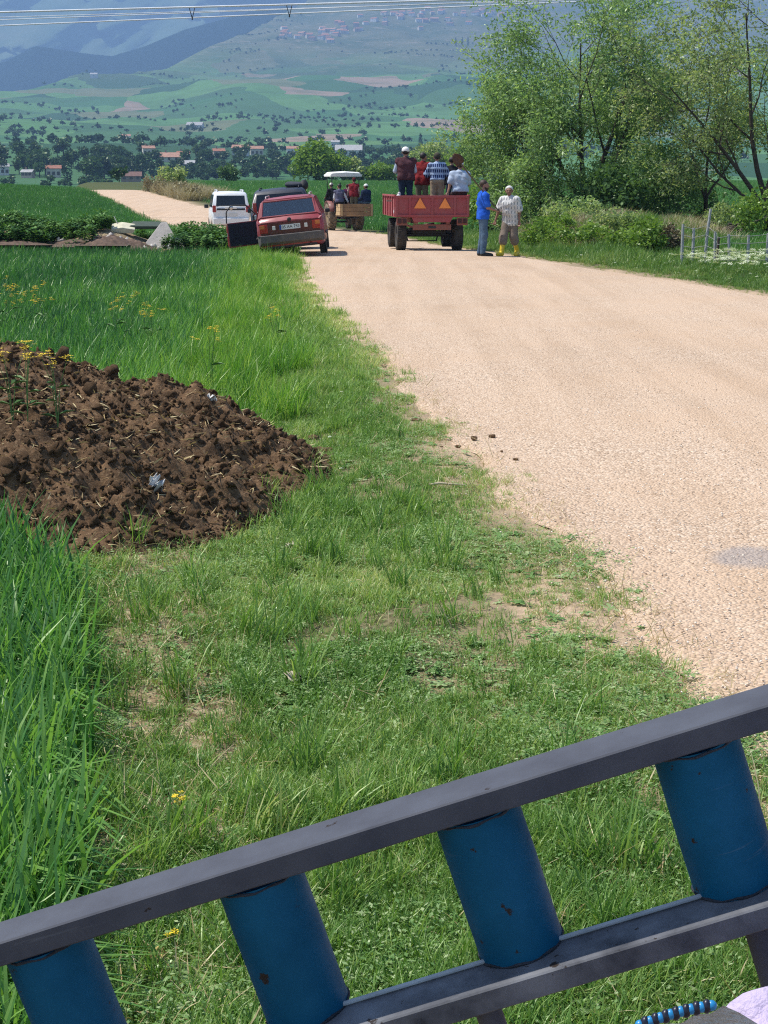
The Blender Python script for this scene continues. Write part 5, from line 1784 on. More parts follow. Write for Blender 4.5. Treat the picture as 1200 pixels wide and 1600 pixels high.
def cloth(name, col, var=.22, col2=None):
    return mat(name, col, .9, 0, var, 7, col2=col2, bump=.35, bscale=60, spec=.15)
def striped(name, base, stripe, scale, duty, axis='x', plaid=None, pscale=20):
    m, nt, out = nodes_of(name)
    b = N(nt, 'ShaderNodeBsdfPrincipled'); b.inputs['Roughness'].default_value = .9; b.inputs['Specular IOR Level'].default_value = .15
    v = coord(nt, 'Object')
    def band(ax, sc_, du):
        wv = N(nt, 'ShaderNodeTexWave', wave_type='BANDS', bands_direction=ax)
        wv.inputs['Scale'].default_value = sc_
        wv.inputs['Distortion'].default_value = .6
        wv.inputs['Detail Scale'].default_value = 1
        nt.links.new(v, wv.inputs['Vector'])
        return ramp(nt, wv.outputs['Fac'], [(du, 0.), (du + .12, 1.)])
    c = mixc(nt, band('X', scale, duty), base, stripe)
    if plaid: c = mixc(nt, band('Z', pscale, .6), c, plaid)
    nt.links.new(c, b.inputs['Base Color'])
    nt.links.new(b.outputs[0], out.inputs[0])
    return m
JEAN = cloth('blue_jeans', (.05, .09, .15), .35, (.10, .15, .21))
DJEAN = cloth('dark_jeans', (.025, .04, .07), .4)
KHAKI = cloth('khaki_cotton', (.33, .25, .17))
OLIVE = cloth('olive_cotton', (.16, .14, .09))
BLACKC = cloth('black_cloth', (.014, .014, .018))
WCAP = cloth('white_cap', (.75, .73, .70), .08)
HAIRB = mat('dark_hair', (.02, .014, .011), .6)
HAIRBR = mat('brown_hair', (.055, .032, .02), .6)
HAIRW = mat('white_hair', (.62, .60, .56), .7)
SHOEB = mat('black_shoe', (.015, .014, .014), .6)
TAN = mat('tanned_skin', (.24, .12, .075), .6, 0, .15, 14)

# man in blue, shovel over his shoulder, facing right
pb_ = gp(754, 402)
J = stand(1.80)
J['elR'] = J['shR'] + A(.06, .06, -.27); J['wrR'] = J['elR'] + A(-.06, .20, -.07)
J['elL'] = J['shL'] + A(-.05, -.04, -.28); J['wrL'] = J['elL'] + A(.06, .13, -.18)
J['anL'] += A(0, -.03, 0); J['toeL'] += A(-.02, -.03, 0); J['toeR'] += A(.03, .02, 0)
person('bearded man in a royal blue shirt and jeans with a shovel over his shoulder', pb_ + Vector((0, 0, .015)), math.radians(-82), J,
       dict(m=cloth('royal_blue_shirt', (.012, .075, .42), .3, (.03, .13, .58)), sleeve='s', hem=.10, loose=.008), dict(m=JEAN), dict(m=SHOEB), dict(hair=HAIRBR, beard=HAIRBR, turn=-.12), hand_grip=('R', 'L'))
# shovel
M_b = Matrix.Translation(pb_ + Vector((0, 0, .015))) @ Matrix.Rotation(math.radians(-82), 4, 'Z')
wr = M_b @ Vector(J['wrR'] + A(0, .075, -.01)); shp = M_b @ Vector(J['shR'] + A(-.02, -.03, .085))
dd = (shp - wr).normalized()
tip = shp + dd * .86
shv = thing('shovel', 'long-handled shovel with a rusty rounded blade held over a shoulder', 'shovel', wr)
hd_ = MB().tube([tuple(-dd * .12), tuple((tip - wr) * .5), tuple(tip - wr)], [.016, .017, .018], 8).build('handle', mat('shovel_wood', (.12, .085, .05), .7, 0, .3, 20), shv)
sd = dd.cross(Vector((0, -1, .2))).normalized()
nn = sd.cross(dd).normalized()
bl = []
for i in range(7):
    t_ = i / 6
    w_ = .125 * (1 - max(0, t_ - .45) ** 2 * 2.6) * (.55 + .45 * min(1, t_ * 5))
    for j in range(5):
        u_ = j / 2 - 1
        bl.append(tip - wr + dd * (.30 * t_ - .02) + sd * (w_ * u_) + nn * (.035 * u_ * u_ + .03 * math.sin(t_ * 2.5)))
bo_ = MB().add(bl, [(i * 5 + j, i * 5 + j + 1, (i + 1) * 5 + j + 1, (i + 1) * 5 + j) for i in range(6) for j in range(4)], 0, True).build('blade', mat('rusty_steel', (.13, .065, .04), .8, .2, .5, 25), shv)
bo_.modifiers.new('t', 'SOLIDIFY').thickness = .005

# older man in a striped shirt walking towards the camera
po = gp(797, 401)
J = stand(1.66, .07)
J['hipL'] += A(0, 0, 0)
J['knR'] = A(.11, .17, .47); J['anR'] = A(.12, .24, .085); J['toeR'] = A(.15, .40, .05)
J['knL'] = A(-.10, .03, .46); J['anL'] = A(-.11, -.17, .11); J['toeL'] = A(-.13, -.02, .035)
J['elR'] = J['shR'] + A(.11, .02, -.25); J['wrR'] = J['elR'] + A(.05, .07, -.24)
J['elL'] = J['shL'] + A(-.08, -.03, -.26); J['wrL'] = J['elL'] + A(-.02, .05, -.23)
rz_o = math.radians(152)
person('white-haired older man in a striped shirt and yellow rubber boots', po + Vector((0, 0, .015)), rz_o, J,
       dict(m=striped('striped_shirt', (.64, .62, .58), (.27, .29, .30), 4.6, .66, plaid=(.56, .55, .53), pscale=3.0), sleeve='s', hem=.17, loose=.022), dict(m=cloth('grey_brown_shorts', (.22, .175, .14)), len=.5, shin=.30, loose=.02), dict(m=mat('yellow_rubber', (.68, .50, .03), .4, 0, .15, 10), boot=True), dict(hair=HAIRW, turn=.35), wide=1.06, skin=TAN, hand_grip=('R',))
M_o = Matrix.Translation(po + Vector((0, 0, .015))) @ Matrix.Rotation(rz_o, 4, 'Z')
hnd = M_o @ Vector(J['wrR'] + A(0, .03, -.075))
hoe = thing('hand_hoe', 'small dark hand hoe held low by the older man', 'hoe', hnd)
MB().tube([(.10, -.02, -.05), (-.02, 0, .0), (-.14, .02, .03)], .013, 7).build('handle', MATS['shovel_wood'], hoe)
MB().plate([(.09, -.05, -.03), (.13, -.05, -.10), (.13, .03, -.10), (.09, .03, -.03)], .008).build('blade', mat('dark_iron', (.04, .035, .03), .7, .3), hoe)

# passengers on the red trailer
Mt = Matrix.Translation(tr.location) @ Matrix.Rotation(math.radians(5), 4, 'Z')
def on_trailer(px, y_, z_=TRAILER_FLOOR):
    q = Mt @ Vector((0, y_, z_))
    x_ = at(px, 300, q.y).x
    return Vector((x_, q.y, q.z))
SH = cloth('pale_blue_shirt', (.42, .49, .60), .15)
J = stand(1.74, .05, 1.08)
J['elL'] = J['shL'] + A(-.09, .04, -.25); J['wrL'] = J['elL'] + A(.04, .22, -.02)
J['elR'] = J['shR'] + A(.06, .10, -.25); J['wrR'] = J['elR'] + A(-.06, .22, .02)
person('man in a burgundy jacket and white cap standing on the red trailer', on_trailer(634, .75), .06, J,
       dict(m=cloth('burgundy_jacket', (.085, .035, .042), .35), sleeve='n', hem=.06, loose=.02, under=SH, kindname='waistcoat'), dict(m=DJEAN), dict(m=SHOEB), dict(cap=WCAP, hair=HAIRB, turn=-.1), wide=1.14)
J = stand(1.62, .08)
J['elL'] = J['shL'] + A(-.05, .12, -.24); J['wrL'] = J['elL'] + A(.08, .2, .02)
person('person in a bright red top with dark hair standing on the red trailer', on_trailer(659, 1.35), -.35, J,
       dict(m=cloth('red_top', (.21, .02, .022), .35), sleeve='l', hem=.12, loose=.01), dict(m=OLIVE), dict(m=SHOEB), dict(hair=HAIRB, turn=-.4))
J = stand(1.60, .05)
J['elL'] = J['shL'] + A(-.12, .06, -.22); J['wrL'] = J['elL'] + A(.16, .14, -.02)
J['elR'] = J['shR'] + A(.12, .06, -.22); J['wrR'] = J['elR'] + A(-.16, .14, -.02)
person('person in a blue plaid shirt and khaki trousers standing on the red trailer', on_trailer(683, 1.0), .05, J,
       dict(m=striped('blue_plaid', (.022, .035, .10), (.22, .30, .46), 5.5, .66, plaid=(.30, .38, .52), pscale=2.2), sleeve='r', hem=-.02, loose=.015), dict(m=KHAKI, loose=.012), dict(m=SHOEB), dict(hair=HAIRB, cap=cloth('olive_cap', (.07, .065, .045))))
J = stand(1.52, .06)
person('dark-haired passenger mostly hidden behind the seated man on the trailer', on_trailer(706, 2.3), 0, J,
       dict(m=BLACKC, sleeve='l', hem=.05), dict(m=DJEAN), dict(m=SHOEB), dict(hair=HAIRB))
q = Mt @ Vector((.92, .42, BZ1 + .03))
J = sit(1.74, 0, .04)
J['elL'] = J['shL'] + A(-.10, -.06, -.24); J['wrL'] = J['elL'] + A(-.06, -.05, -.22)
for n in 'LR':
    J['kn' + n] = J['hip' + n] + A(-.02, .40, -.05); J['an' + n] = J['kn' + n] + A(-.02, .05, -.42); J['toe' + n] = J['an' + n] + A(0, .15, -.05)
person('man in a light blue shirt and white cap sitting on the trailer side', Vector((at(719, 300, q.y).x, q.y, q.z - .02)), .12, J,
       dict(m=cloth('light_blue_shirt', (.40, .47, .58), .15), sleeve='s', hem=.02, loose=.02), dict(m=cloth('brown_trousers', (.06, .035, .03))), dict(m=SHOEB), dict(cap=WCAP, hair=HAIRB, turn=-.3), wide=1.08)
sk_ = sdf_mesh([(A(0, 0, .1), A(0, 0, .42), .13, .10), (A(0, 0, .42), A(.03, 0, .56), .09, .05)], .02, .05, None, .02, 3)
so = obj('white_sack', np_mesh('white_sack', sk_[0], sk_[1], [cloth('white_sack_cloth', (.62, .60, .60), .15)], True))
so.location = on_trailer(622, .35, BZ0 + .04)
tag(so, 'pale sack standing in the left rear corner of the red trailer', 'sack')

# passengers of the tractor
Mk = Matrix.Translation(tk.location) @ Matrix.Rotation(math.radians(14), 4, 'Z')
def on_tractor(px, y_, z_):
    q = Mk @ Vector((0, y_, z_))
    return Vector((at(px, 320, q.y).x, q.y, q.z))
NAVYC = cloth('navy_jacket', (.018, .028, .065))
J = sit(1.6, 0, .02)
person('passenger in dark clothes and white cap at the far left of the tractor', on_tractor(518.5, 1.15, 1.36), .5, J, dict(m=BLACKC, sleeve='l', hem=.02), dict(m=BLACKC), dict(m=SHOEB), dict(cap=WCAP, hair=HAIRB))
J = sit(1.75, 0, .03)
J['elR'] = J['shR'] + A(.12, -.02, -.24); J['wrR'] = J['elR'] + A(.10, .0, -.22)
person('passenger in a grey waistcoat with white sleeves on the tractor box', on_tractor(530.5, -.35, 1.25), .15, J, dict(m=cloth('grey_waistcoat', (.11, .11, .17)), sleeve='n', hem=.03, loose=.012, under=cloth('white_sleeve', (.55, .57, .62), .1), kindname='waistcoat'), dict(m=BLACKC), dict(m=SHOEB), dict(hair=HAIRB, turn=.5))
J = stand(1.36)
person('small passenger in a purple top between two others on the tractor', on_tractor(543, .1, BOXF), 0, J, dict(m=cloth('purple_top', (.09, .02, .07)), sleeve='l', hem=.05), dict(m=BLACKC), dict(m=SHOEB), dict(hair=HAIRB))
J = stand(1.64, .04)
J['elL'] = J['shL'] + A(-.10, .03, -.25); J['wrL'] = J['elL'] + A(-.04, .08, -.22)
person('person in a red waistcoat standing in the wooden tractor box', on_tractor(553, -.25, BOXF), -.1, J, dict(m=cloth('red_waistcoat', (.19, .018, .025)), sleeve='n', hem=.10, loose=.014, under=cloth('pink_sleeve', (.42, .27, .25)), kindname='waistcoat'), dict(m=OLIVE), dict(m=SHOEB), dict(hair=HAIRB, cap=cloth('dark_red_cap', (.10, .015, .02)), turn=.5), wide=1.1)
J = sit(1.7, 0, .03)
person('passenger in a navy jacket and white cap on the right of the box', on_tractor(573, -.4, 1.26), .75, J, dict(m=NAVYC, sleeve='l', hem=.02, loose=.02), dict(m=JEAN), dict(m=SHOEB), dict(cap=WCAP, hair=HAIRB), wide=1.1)

# ================================================================== TREES, BUSHES, HOUSES, FENCE, WIRES, RUBBLE
BARK = mat('bark', (.075, .058, .042), .95, 0, .45, 9, bump=.6, bscale=40)

def leaf_cards(rs, C, size, droop=.3, wid=.42, spread=None):
    """one bent diamond leaf (or leaf spray) per centre"""
    n = len(C)
    a = rs.normal(size=(n, 3))
    a[:, 2] = a[:, 2] * .6 - droop
    a /= np.linalg.norm(a, axis=1)[:, None]
    b = np.cross(a, rs.normal(size=(n, 3)))
    b /= np.linalg.norm(b, axis=1)[:, None] + 1e-9
    L = size * rs.uniform(.6, 1.4, (n, 1))
    V = np.stack([C, C + a * L * .5 + b * L * wid * .5, C + a * L, C + a * L * .5 - b * L * wid * .5], 1).reshape(-1, 3)
    return V, np.arange(n * 4).reshape(n, 4)

def grow_tree(rs, limbs, levels=3, wiggle=.16, up=.08, child=(3, 5), lratio=.58, ang=(.4, .95)):
    """limbs: list of (start, dir, length, radius); returns wood tubes and twig points with weights"""
    wood, twigs = [], []
    def rec(p, d, L, r, lev):
        n = 6 if lev == 0 else 4
        pts, rad = [p], [r]
        for i in range(n):
            d = d + rs.normal(0, wiggle, 3) * (1 if lev else .5) + A(0, 0, up if lev < 2 else -up * .6)
            d = d / np.linalg.norm(d)
            p = p + d * L / n
            pts.append(p); rad.append(r * (1 - .78 * (i + 1) / n))
        wood.append((pts, rad, lev))
        if lev >= 1:
            for q in pts[1:]:
                twigs.append((q, lev))
        if lev < levels:
            k = rs.randint(child[0], child[1] + 1)
            for j in range(k):
                t = .25 + .7 * (j + rs.uniform(0, 1)) / k
                x = t * n
                i = min(int(x), n - 1)
                q = pts[i] + (pts[i + 1] - pts[i]) * (x - i)
                dd = pts[i + 1] - pts[i]; dd = dd / np.linalg.norm(dd)
                o = np.cross(dd, rs.normal(size=3)); o /= np.linalg.norm(o)
                th = rs.uniform(*ang)
                rec(q, dd * math.cos(th) + o * math.sin(th), L * lratio * rs.uniform(.7, 1.2), max(r * (1 - .78 * t) * .55, .008), lev + 1)
    for p, d, L, r in limbs:
        d = A(*d); rec(A(*p), d / np.linalg.norm(d), L, r, 0)
    return wood, twigs

def build_tree(name, label, cat, base, rs, limbs, leafm, nleaf, lsize, levels=3, sig=.28, droop=.3, group=None, wid=.42, trunk=None, shape=None, **kw):
    t = thing(name, label, cat, base, 0, group)
    wood, twigs = grow_tree(rs, limbs, levels, **kw)
    mb = MB()
    if trunk:
        mb.tube(*trunk, 9)
    br = MB()
    for pts, rad, lev in wood:
        (mb if lev == 0 else br).tube([tuple(p) for p in pts], rad, 7 if lev == 0 else 5)
    mb.build('trunk', BARK, t)
    if br.v: br.build('branches', BARK, t)
    tw = np.array([q for q, l in twigs if l >= max(1, levels - 1)])
    if shape is not None: tw = tw[shape(tw)]
    k = rs.randint(0, len(tw), nleaf)
    tone = rs.uniform(0, 1, len(tw))
    C = tw[k] + rs.normal(0, sig, (nleaf, 3)) * A(1, 1, .75)
    V, F = leaf_cards(rs, C, lsize, droop, wid)
    tint = np.repeat(np.clip(tone[k] * .7 + rs.uniform(0, .3, nleaf), 0, 1), 4)
    o = obj('crown', np_mesh('crown', V, F, [leafm], False, dict(tint=tint)), t)
    o['kind'] = 'stuff'
    return t

WILLOW = leaf_mat('willow_leaves', [(.12, .215, .085), (.18, .29, .115), (.25, .36, .155), (.36, .46, .23)], .52)
OLIVEL = leaf_mat('olive_green_leaves', [(.15, .22, .09), (.21, .285, .12), (.28, .345, .155), (.40, .41, .21)], .5)
DARKL = leaf_mat('dark_hedge_leaves', [(.05, .105, .036), (.08, .15, .05), (.12, .205, .07)], .36)
LIME = leaf_mat('lime_leaves', [(.09, .17, .03), (.15, .25, .045), (.22, .32, .07)], .4)
rs = np.random.RandomState(21)
# big willow right of the road
bw = Vector((at(918, 330, 60).x, 60, gz(at(918, 330, 60).x, 60)))
build_tree('willow_tree', 'large spreading willow with bright grey-green leaves behind the bank', 'tree', bw, rs,
           [((0, 0, .8), (-.55, .1, 1), 5.4, .11), ((0, 0, .9), (.25, -.1, 1), 6.2, .12), ((.05, 0, .7), (.75, .2, 1), 5.0, .10), ((-.05, 0, .7), (-.95, -.2, .8), 4.7, .10), ((0, .1, .8), (-.2, .6, 1), 5.4, .10), ((0, 0, .9), (-.12, -.35, 1.1), 6.2, .11), ((.1, 0, .5), (1.0, .1, .45), 3.6, .08), ((-.1, 0, .5), (-1.0, .2, .35), 3.8, .08), ((-.1, 0, .4), (-.8, -.4, .25), 3.2, .07), ((0, 0, .4), (.3, -.6, .35), 2.6, .06), ((0, 0, .6), (.5, -.5, 1), 4.6, .09), ((-.1, 0, .6), (-.6, -.5, .6), 4.0, .08)],
           WILLOW, 82000, .14, 3, .19, .5, wid=.40, trunk=([(0, 0, -.3), (.02, 0, .4), (0, 0, 1.0)], [.24, .2, .15]), child=(4, 6))
# sparser tree at the right picture edge
b2 = Vector((at(1195, 330, 55).x, 55, gz(at(1195, 330, 55).x, 55)))
build_tree('sparse_tree', 'thin-leaved olive-toned tree with dark branches at the right edge', 'tree', b2, rs,
           [((0, 0, 1.5), (-.35, .1, 1), 6.2, .10), ((0, 0, 1.6), (.12, -.1, 1), 6.6, .11), ((.0, 0, 1.4), (.6, .1, 1), 5.6, .10), ((-.05, 0, 1.2), (-.75, -.2, .95), 5.4, .09), ((0, 0, 1.0), (.2, .5, 1), 5.2, .08), ((0, 0, 1.0), (-.9, .1, .6), 4.2, .07)],
           OLIVEL, 23000, .135, 3, .19, .4, trunk=([(.25, 0, -.3), (.15, 0, .6), (0, 0, 1.7)], [.17, .15, .11]), child=(4, 6))
for px_, d_, lean in ((1102, 58, .1),):
    b3 = Vector((at(px_, 330, d_).x, d_, gz(at(px_, 330, d_).x, d_)))
    build_tree('slender_tree', 'slender dark-trunked tree standing between willow and edge tree', 'tree', b3, rs,
               [((0, 0, 1.2), (lean, 0, 1), 5.0, .06), ((0, 0, 1.4), (-.5, .1, 1), 3.2, .05), ((0, 0, 1.5), (.6, .2, 1), 3.0, .05)], WILLOW, 9000, .13, 2, .24, .3, trunk=([(0, 0, -.2), (.03, 0, .6), (0, 0, 1.6)], [.11, .10, .08]))
def bush(name, label, px, d, w, h, m, nleaf, ls, seed, group=None, z=None, deep=None, ncl=26):
    r_ = np.random.RandomState(seed)
    x_ = at(px, 330, d).x
    t = thing(name, label, 'bush', (x_, d, gz(x_, d) if z is None else z), 0, group)
    K = ncl
    cc = r_.normal(size=(K, 3)); cc /= np.linalg.norm(cc, axis=1)[:, None]
    cc *= r_.uniform(.25, 1, (K, 1)) ** .5
    cc = cc * A(w / 2 * .8, (deep or w) / 2 * .8, h / 2 * .8) + A(0, 0, h * .5)
    rr_ = r_.uniform(.14, .26, K) * min(w, h * 1.3)
    k = r_.randint(0, K, nleaf)
    dirn = r_.normal(size=(nleaf, 3)); dirn /= np.linalg.norm(dirn, axis=1)[:, None]
    C = cc[k] + dirn * (rr_[k] * r_.uniform(.35, 1, nleaf) ** .5)[:, None]
    C[:, 2] = np.maximum(C[:, 2], .02)
    V, F = leaf_cards(r_, C, ls, .1, .6)
    tone = r_.uniform(0, 1, K)
    tint = np.repeat(np.clip(tone[k] * .65 + r_.uniform(0, .35, nleaf), 0, 1), 4)
    o = obj('crown', np_mesh('crown', V, F, [m], False, dict(tint=tint)), t); o['kind'] = 'stuff'
    mb = MB()
    for j in range(5):
        mb.tube([(0, 0, -.1), tuple(cc[j] * .5), tuple(cc[j])], [.03 * h, .02 * h, .008 * h], 5)
    mb.build('stems', BARK, t)
    return t
bush('dark_bush', 'dark green bush filling the foot of the willow on its right', 985, 57, 4.6, 2.7, DARKL, 5200, .17, 3)
bush('dark_bush', 'dark bush under the willow beside its trunk', 935, 58.5, 3.2, 1.8, DARKL, 2800, .16, 4)
bush('hedge_bush', 'mid-green bush below the left branches of the willow', 840, 62, 4.0, 2.0, WILLOW, 3600, .16, 5)
bush('hedge_bush', 'leafy bush rising behind the right end of the trailer', 765, 70, 3.8, 2.6, LIME, 3000, .18, 6)
bush('lime_shrub', 'bright lime-green shrub in front of the fence post end', 1012, 38.5, 1.0, .95, LIME, 1500, .09, 7)
bush('lime_shrub', 'low bright green bramble bush on the bank', 925, 42.5, 2.3, .62, LIME, 2200, .09, 8)
bush('yellow_green_shrub', 'yellow-green weeds beside the older man on the bank', 845, 44.0, 1.3, .85, LIME, 1500, .085, 9)
bush('dry_shrub', 'dry brown twiggy shrub beside the first fence post', 1043, 38.8, .75, .85, leaf_mat('dry_shrub_leaves', [(.12, .09, .06), (.2, .16, .10), (.28, .22, .14)], .2), 1200, .08, 10)
bush('dark_bush', 'dark bush in the gap right of the slender tree', 1080, 66, 4.5, 2.4, DARKL, 3600, .18, 11)
bush('edge_bush', 'light green sapling growth at the right picture edge', 1192, 46, 1.6, 1.7, LIME, 1900, .11, 12)
bush('edge_bush', 'low tangled bush behind the fence near the wood pile', 1130, 52, 2.2, 1.0, OLIVEL, 1700, .11, 13)
for k, (px_, d_, w_, h_, m_, lb_) in enumerate(((868, 46, 1.8, .7, LIME, 'low green shrub on the bank right of the older man'), (890, 50, 2.4, .9, OLIVEL, 'dusty olive shrub on top of the bank'), (960, 45, 2.0, .8, OLIVEL, 'spreading weedy shrub at the middle of the bank'), (985, 41, 1.5, .6, LIME, 'green weedy clump left of the lime shrub'), (905, 54, 3.0, 1.1, WILLOW, 'grey-green shrub below the willow trunk'))):
    bush('bank_shrub', lb_, px_, d_, w_, h_, m_, 1700, .095, 60 + k, 'shrubs on the bank')
# mid-distance bushes beyond the green field
bush('round_tree', 'round leafy tree beyond the green field, above the tractor', 500, 262, 9.6, 6.6, LIME, 4200, .55, 14, z=gz(-10, 262) - .3)
bush('field_bush', 'olive-toned bush right of the round tree beyond the field', 548, 262, 5.0, 4.2, OLIVEL, 1800, .5, 15, z=gz(-5, 262) - .3)
bush('field_bush', 'light bush beyond the field left of the trailer passengers', 596, 262, 6.2, 3.4, LIME, 2000, .5, 16, z=gz(0, 262) - .3)
bush('field_bush', 'tall bush seen between the passengers on the trailer', 672, 262, 9.4, 6.8, OLIVEL, 3600, .55, 17, z=gz(8, 262) - .3)
bush('field_bush', 'pale olive bush beyond the field behind the shovel', 724, 255, 6.5, 6.6, LIME, 2900, .5, 18, z=gz(13, 255) - .3)
bush('roadside_thicket', 'olive green thicket top above the dry brush by the road', 270, 152, 3.2, 2.4, OLIVEL, 1800, .28, 19)
bush('far_field_bush', 'dark clipped bush standing in the field left of centre', 358, 240, 3.0, 3.0, DARKL, 1200, .35, 20)
BROWNL = leaf_mat('brown_thicket_leaves', [(.16, .12, .07), (.24, .19, .11), (.30, .26, .16)], .2)
for k, (px_, d_, w_) in enumerate(((240, 146, 2.6), (262, 138, 3.0), (288, 130, 2.8), (306, 124, 1.8))):
    bush('brown_thicket', ['leafless brown thicket at the top of the far road', 'second brown thicket down the right side of the far road', 'third brown thicket down the right side of the far road', 'lowest small brown thicket beside the white van'][k], px_, d_, w_, 1.55 - .15 * k, BROWNL, 1100, .16, 30 + k, 'brown thickets beside the far road')

# far trees: a few crown shapes shared by many trees
def far_crown(seed, w, h, n, ls, m, kind='round'):
    r_ = np.random.RandomState(seed)
    if kind == 'round':
        K = 12
        cc = r_.normal(size=(K, 3)); cc /= np.linalg.norm(cc, axis=1)[:, None]
        cc = cc * r_.uniform(.3, .9, (K, 1)) * A(w * .34, w * .34, h * .30) + A(0, 0, h * .58)
        k = r_.randint(0, K, n)
        dn = r_.normal(size=(n, 3)); dn /= np.linalg.norm(dn, axis=1)[:, None]
        C = cc[k] + dn * (r_.uniform(.1, .24, K)[k] * w)[:, None]
    else:
        z_ = r_.uniform(.06, 1, n)
        rad = w / 2 * np.sin(np.pi * np.clip(z_, 0, 1) ** .75) ** .6 * r_.uniform(.4, 1, n) ** .5
        a = r_.uniform(0, 6.28, n)
        C = np.stack([rad * np.cos(a), rad * np.sin(a), z_ * h], -1); k = (z_ * 8).astype(int)
    V, F = leaf_cards(r_, C, ls, .0, .75)
    tone = r_.uniform(0, 1, 40)
    return np_mesh('crown', V, F, [m], False, dict(tint=np.repeat(np.clip(tone[k] * .7 + r_.uniform(0, .3, n), 0, 1), 4)))
FARL = leaf_mat('far_tree_leaves', [(.022, .050, .018), (.035, .075, .024), (.06, .11, .034), (.09, .14, .045)], .25, objrand=True)
CYP = leaf_mat('cypress_leaves', [(.018, .042, .018), (.03, .062, .024), (.045, .085, .03)], .2)
crowns = [far_crown(100 + i, 8, 8.5, 420, 1.1, FARL) for i in range(6)]
crowns_s = [far_crown(120 + i, 8, 7.5, 130, 1.9, FARL) for i in range(5)]
poplar = [far_crown(140 + i, 3.6, 15, 420, 1.0, CYP, 'tall') for i in range(3)]
trunk_me = MB().tube([(0, 0, -1.5), (0, 0, 1.5), (.1, 0, 4.5)], [.4, .3, .12], 6).mesh('trunk', BARK)
def far_tree(px, py, me, s, label, group, dmin=260, name='distant_tree', sz=1.0):
    p = gp(px, py, dmin)
    t = thing(name, label, 'tree', p, random.Random(int(px * 7 + py)).uniform(0, 6.28), group)
    t.scale = (s, s, s * sz)
    o = obj('crown', me, t); o['kind'] = 'stuff'
    obj('trunk', trunk_me, t)
    return t
rf = random.Random(77)
# wooded knoll on the left
for k in range(46):
    px_ = rf.uniform(-15, 200)
    py_ = 264 + rf.uniform(-20, 14) + (6 if px_ > 120 else 0)
    if 205 < px_: continue
    far_tree(px_, py_, rf.choice(crowns), rf.uniform(.7, 1.2), 'dark broad tree among the wood on the left, behind the houses', 'trees of the dark wood on the left')
far_tree(106, 288, poplar[0], .88, 'single dark cypress rising above the left wheat field', 'dark cypresses', name='cypress_tree', sz=.9)
far_tree(216, 283, poplar[1], .56, 'narrow cypress left of a pair beside the brown-roofed house', 'dark cypresses', name='cypress_tree')
far_tree(225, 283, poplar[2], .62, 'narrow cypress right of a pair beside the brown-roofed house', 'dark cypresses', name='cypress_tree')
far_tree(657, 236, poplar[0], .8, 'lone dark poplar above the trailer passengers', 'dark cypresses', name='poplar_tree')
for k in range(24):
    far_tree(rf.uniform(0, 205), 291 + rf.uniform(-6, 4), rf.choice(crowns_s), rf.uniform(.28, .5), 'low tree or hedge showing over the crest of the left field', 'low trees behind the left field', 280)
# belt of trees across the valley floor
for k in range(140):
    px_ = rf.uniform(130, 770)
    py_ = 236 + 48 * rf.uniform(0, 1) ** .8
    far_tree(px_, py_, rf.choice(crowns), rf.uniform(.45, .95), 'distant tree in the belt across the valley floor', 'trees of the valley belt')
# trees and hedgerows scattered over the slope
for k in range(24):
    x0, y0 = rf.uniform(-10, 760), rf.uniform(95, 236)
    nrow = rf.randint(1, 8)
    dx = rf.uniform(7, 13)
    sl = rf.uniform(-.28, .02)
    for j in range(nrow):
        far_tree(x0 + j * dx + rf.uniform(-4, 4), y0 + sl * j * dx + rf.uniform(-2, 2), rf.choice(crowns_s), rf.uniform(.4, 1.0), 'small tree in a hedgerow on the hillside fields', 'trees on the hillside', 600)
# hedges, scrub and copses too far off to count: one mass of small crowns over the slope
def crown_proto(me):
    v = np.zeros(len(me.vertices) * 3, np.float32); me.vertices.foreach_get('co', v)
    return v.reshape(-1, 3).astype(float), np.zeros((0, 3), int), np.arange(len(me.vertices)).reshape(-1, 4)
SCRUB = leaf_mat('hillside_scrub_leaves', [(.02, .045, .02), (.035, .07, .028), (.055, .095, .04)], .25, atype='INSTANCER')
cpr = [crown_proto(far_crown(170 + i, 8, 7, 60, 2.6, FARL)) for i in range(4)]
rh = np.random.RandomState(55)
hx, hy = [], []
for k in range(45):                       # hedgerows
    d_ = 900 * (4900 / 900) ** rh.uniform(); a_ = rh.uniform(-.27, .12)
    th = rh.normal(.0, .35); L_ = rh.uniform(60, 260); nn_ = int(L_ / 9)
    tt = np.linspace(-.5, .5, nn_) * L_
    hx.append(a_ * d_ + np.cos(th) * tt + rh.normal(0, 4, nn_)); hy.append(d_ + np.sin(th) * tt + rh.normal(0, 4, nn_))
for k in range(18):                       # copses and scrub
    d_ = 1000 * (4900 / 1000) ** rh.uniform(); a_ = rh.uniform(-.27, .12); nn_ = rh.randint(4, 26)
    hx.append(a_ * d_ + rh.normal(0, rh.uniform(10, 60), nn_)); hy.append(d_ + rh.normal(0, rh.uniform(10, 50), nn_))
hx.append(rh.uniform(-.1, .12, 60) * 4100); hy.append(rh.uniform(3300, 5000, 60))
hx, hy = np.concatenate(hx), np.concatenate(hy)
do_scatter('hillside_scrub', cpr, (hx, hy, T(hx, hy)), .3, .85, [SCRUB], 'dark hedges and scrub spread over the far hillside', 'scrub', rs=rh, tilt=.02)
bx_, by_ = [], []
for k in range(300):
    p = gp(rh.uniform(120, 800), 238 + 44 * rh.uniform() ** .8, 300); bx_.append(p.x); by_.append(p.y)
bx_, by_ = np.array(bx_), np.array(by_)
do_scatter('valley_wood', [crown_proto(m_) for m_ in crowns[:4]], (bx_, by_, T(bx_, by_) - 1), .4, .9, [SCRUB], 'dark wood filling in behind the valley trees', 'wood', rs=rh, tilt=.02)
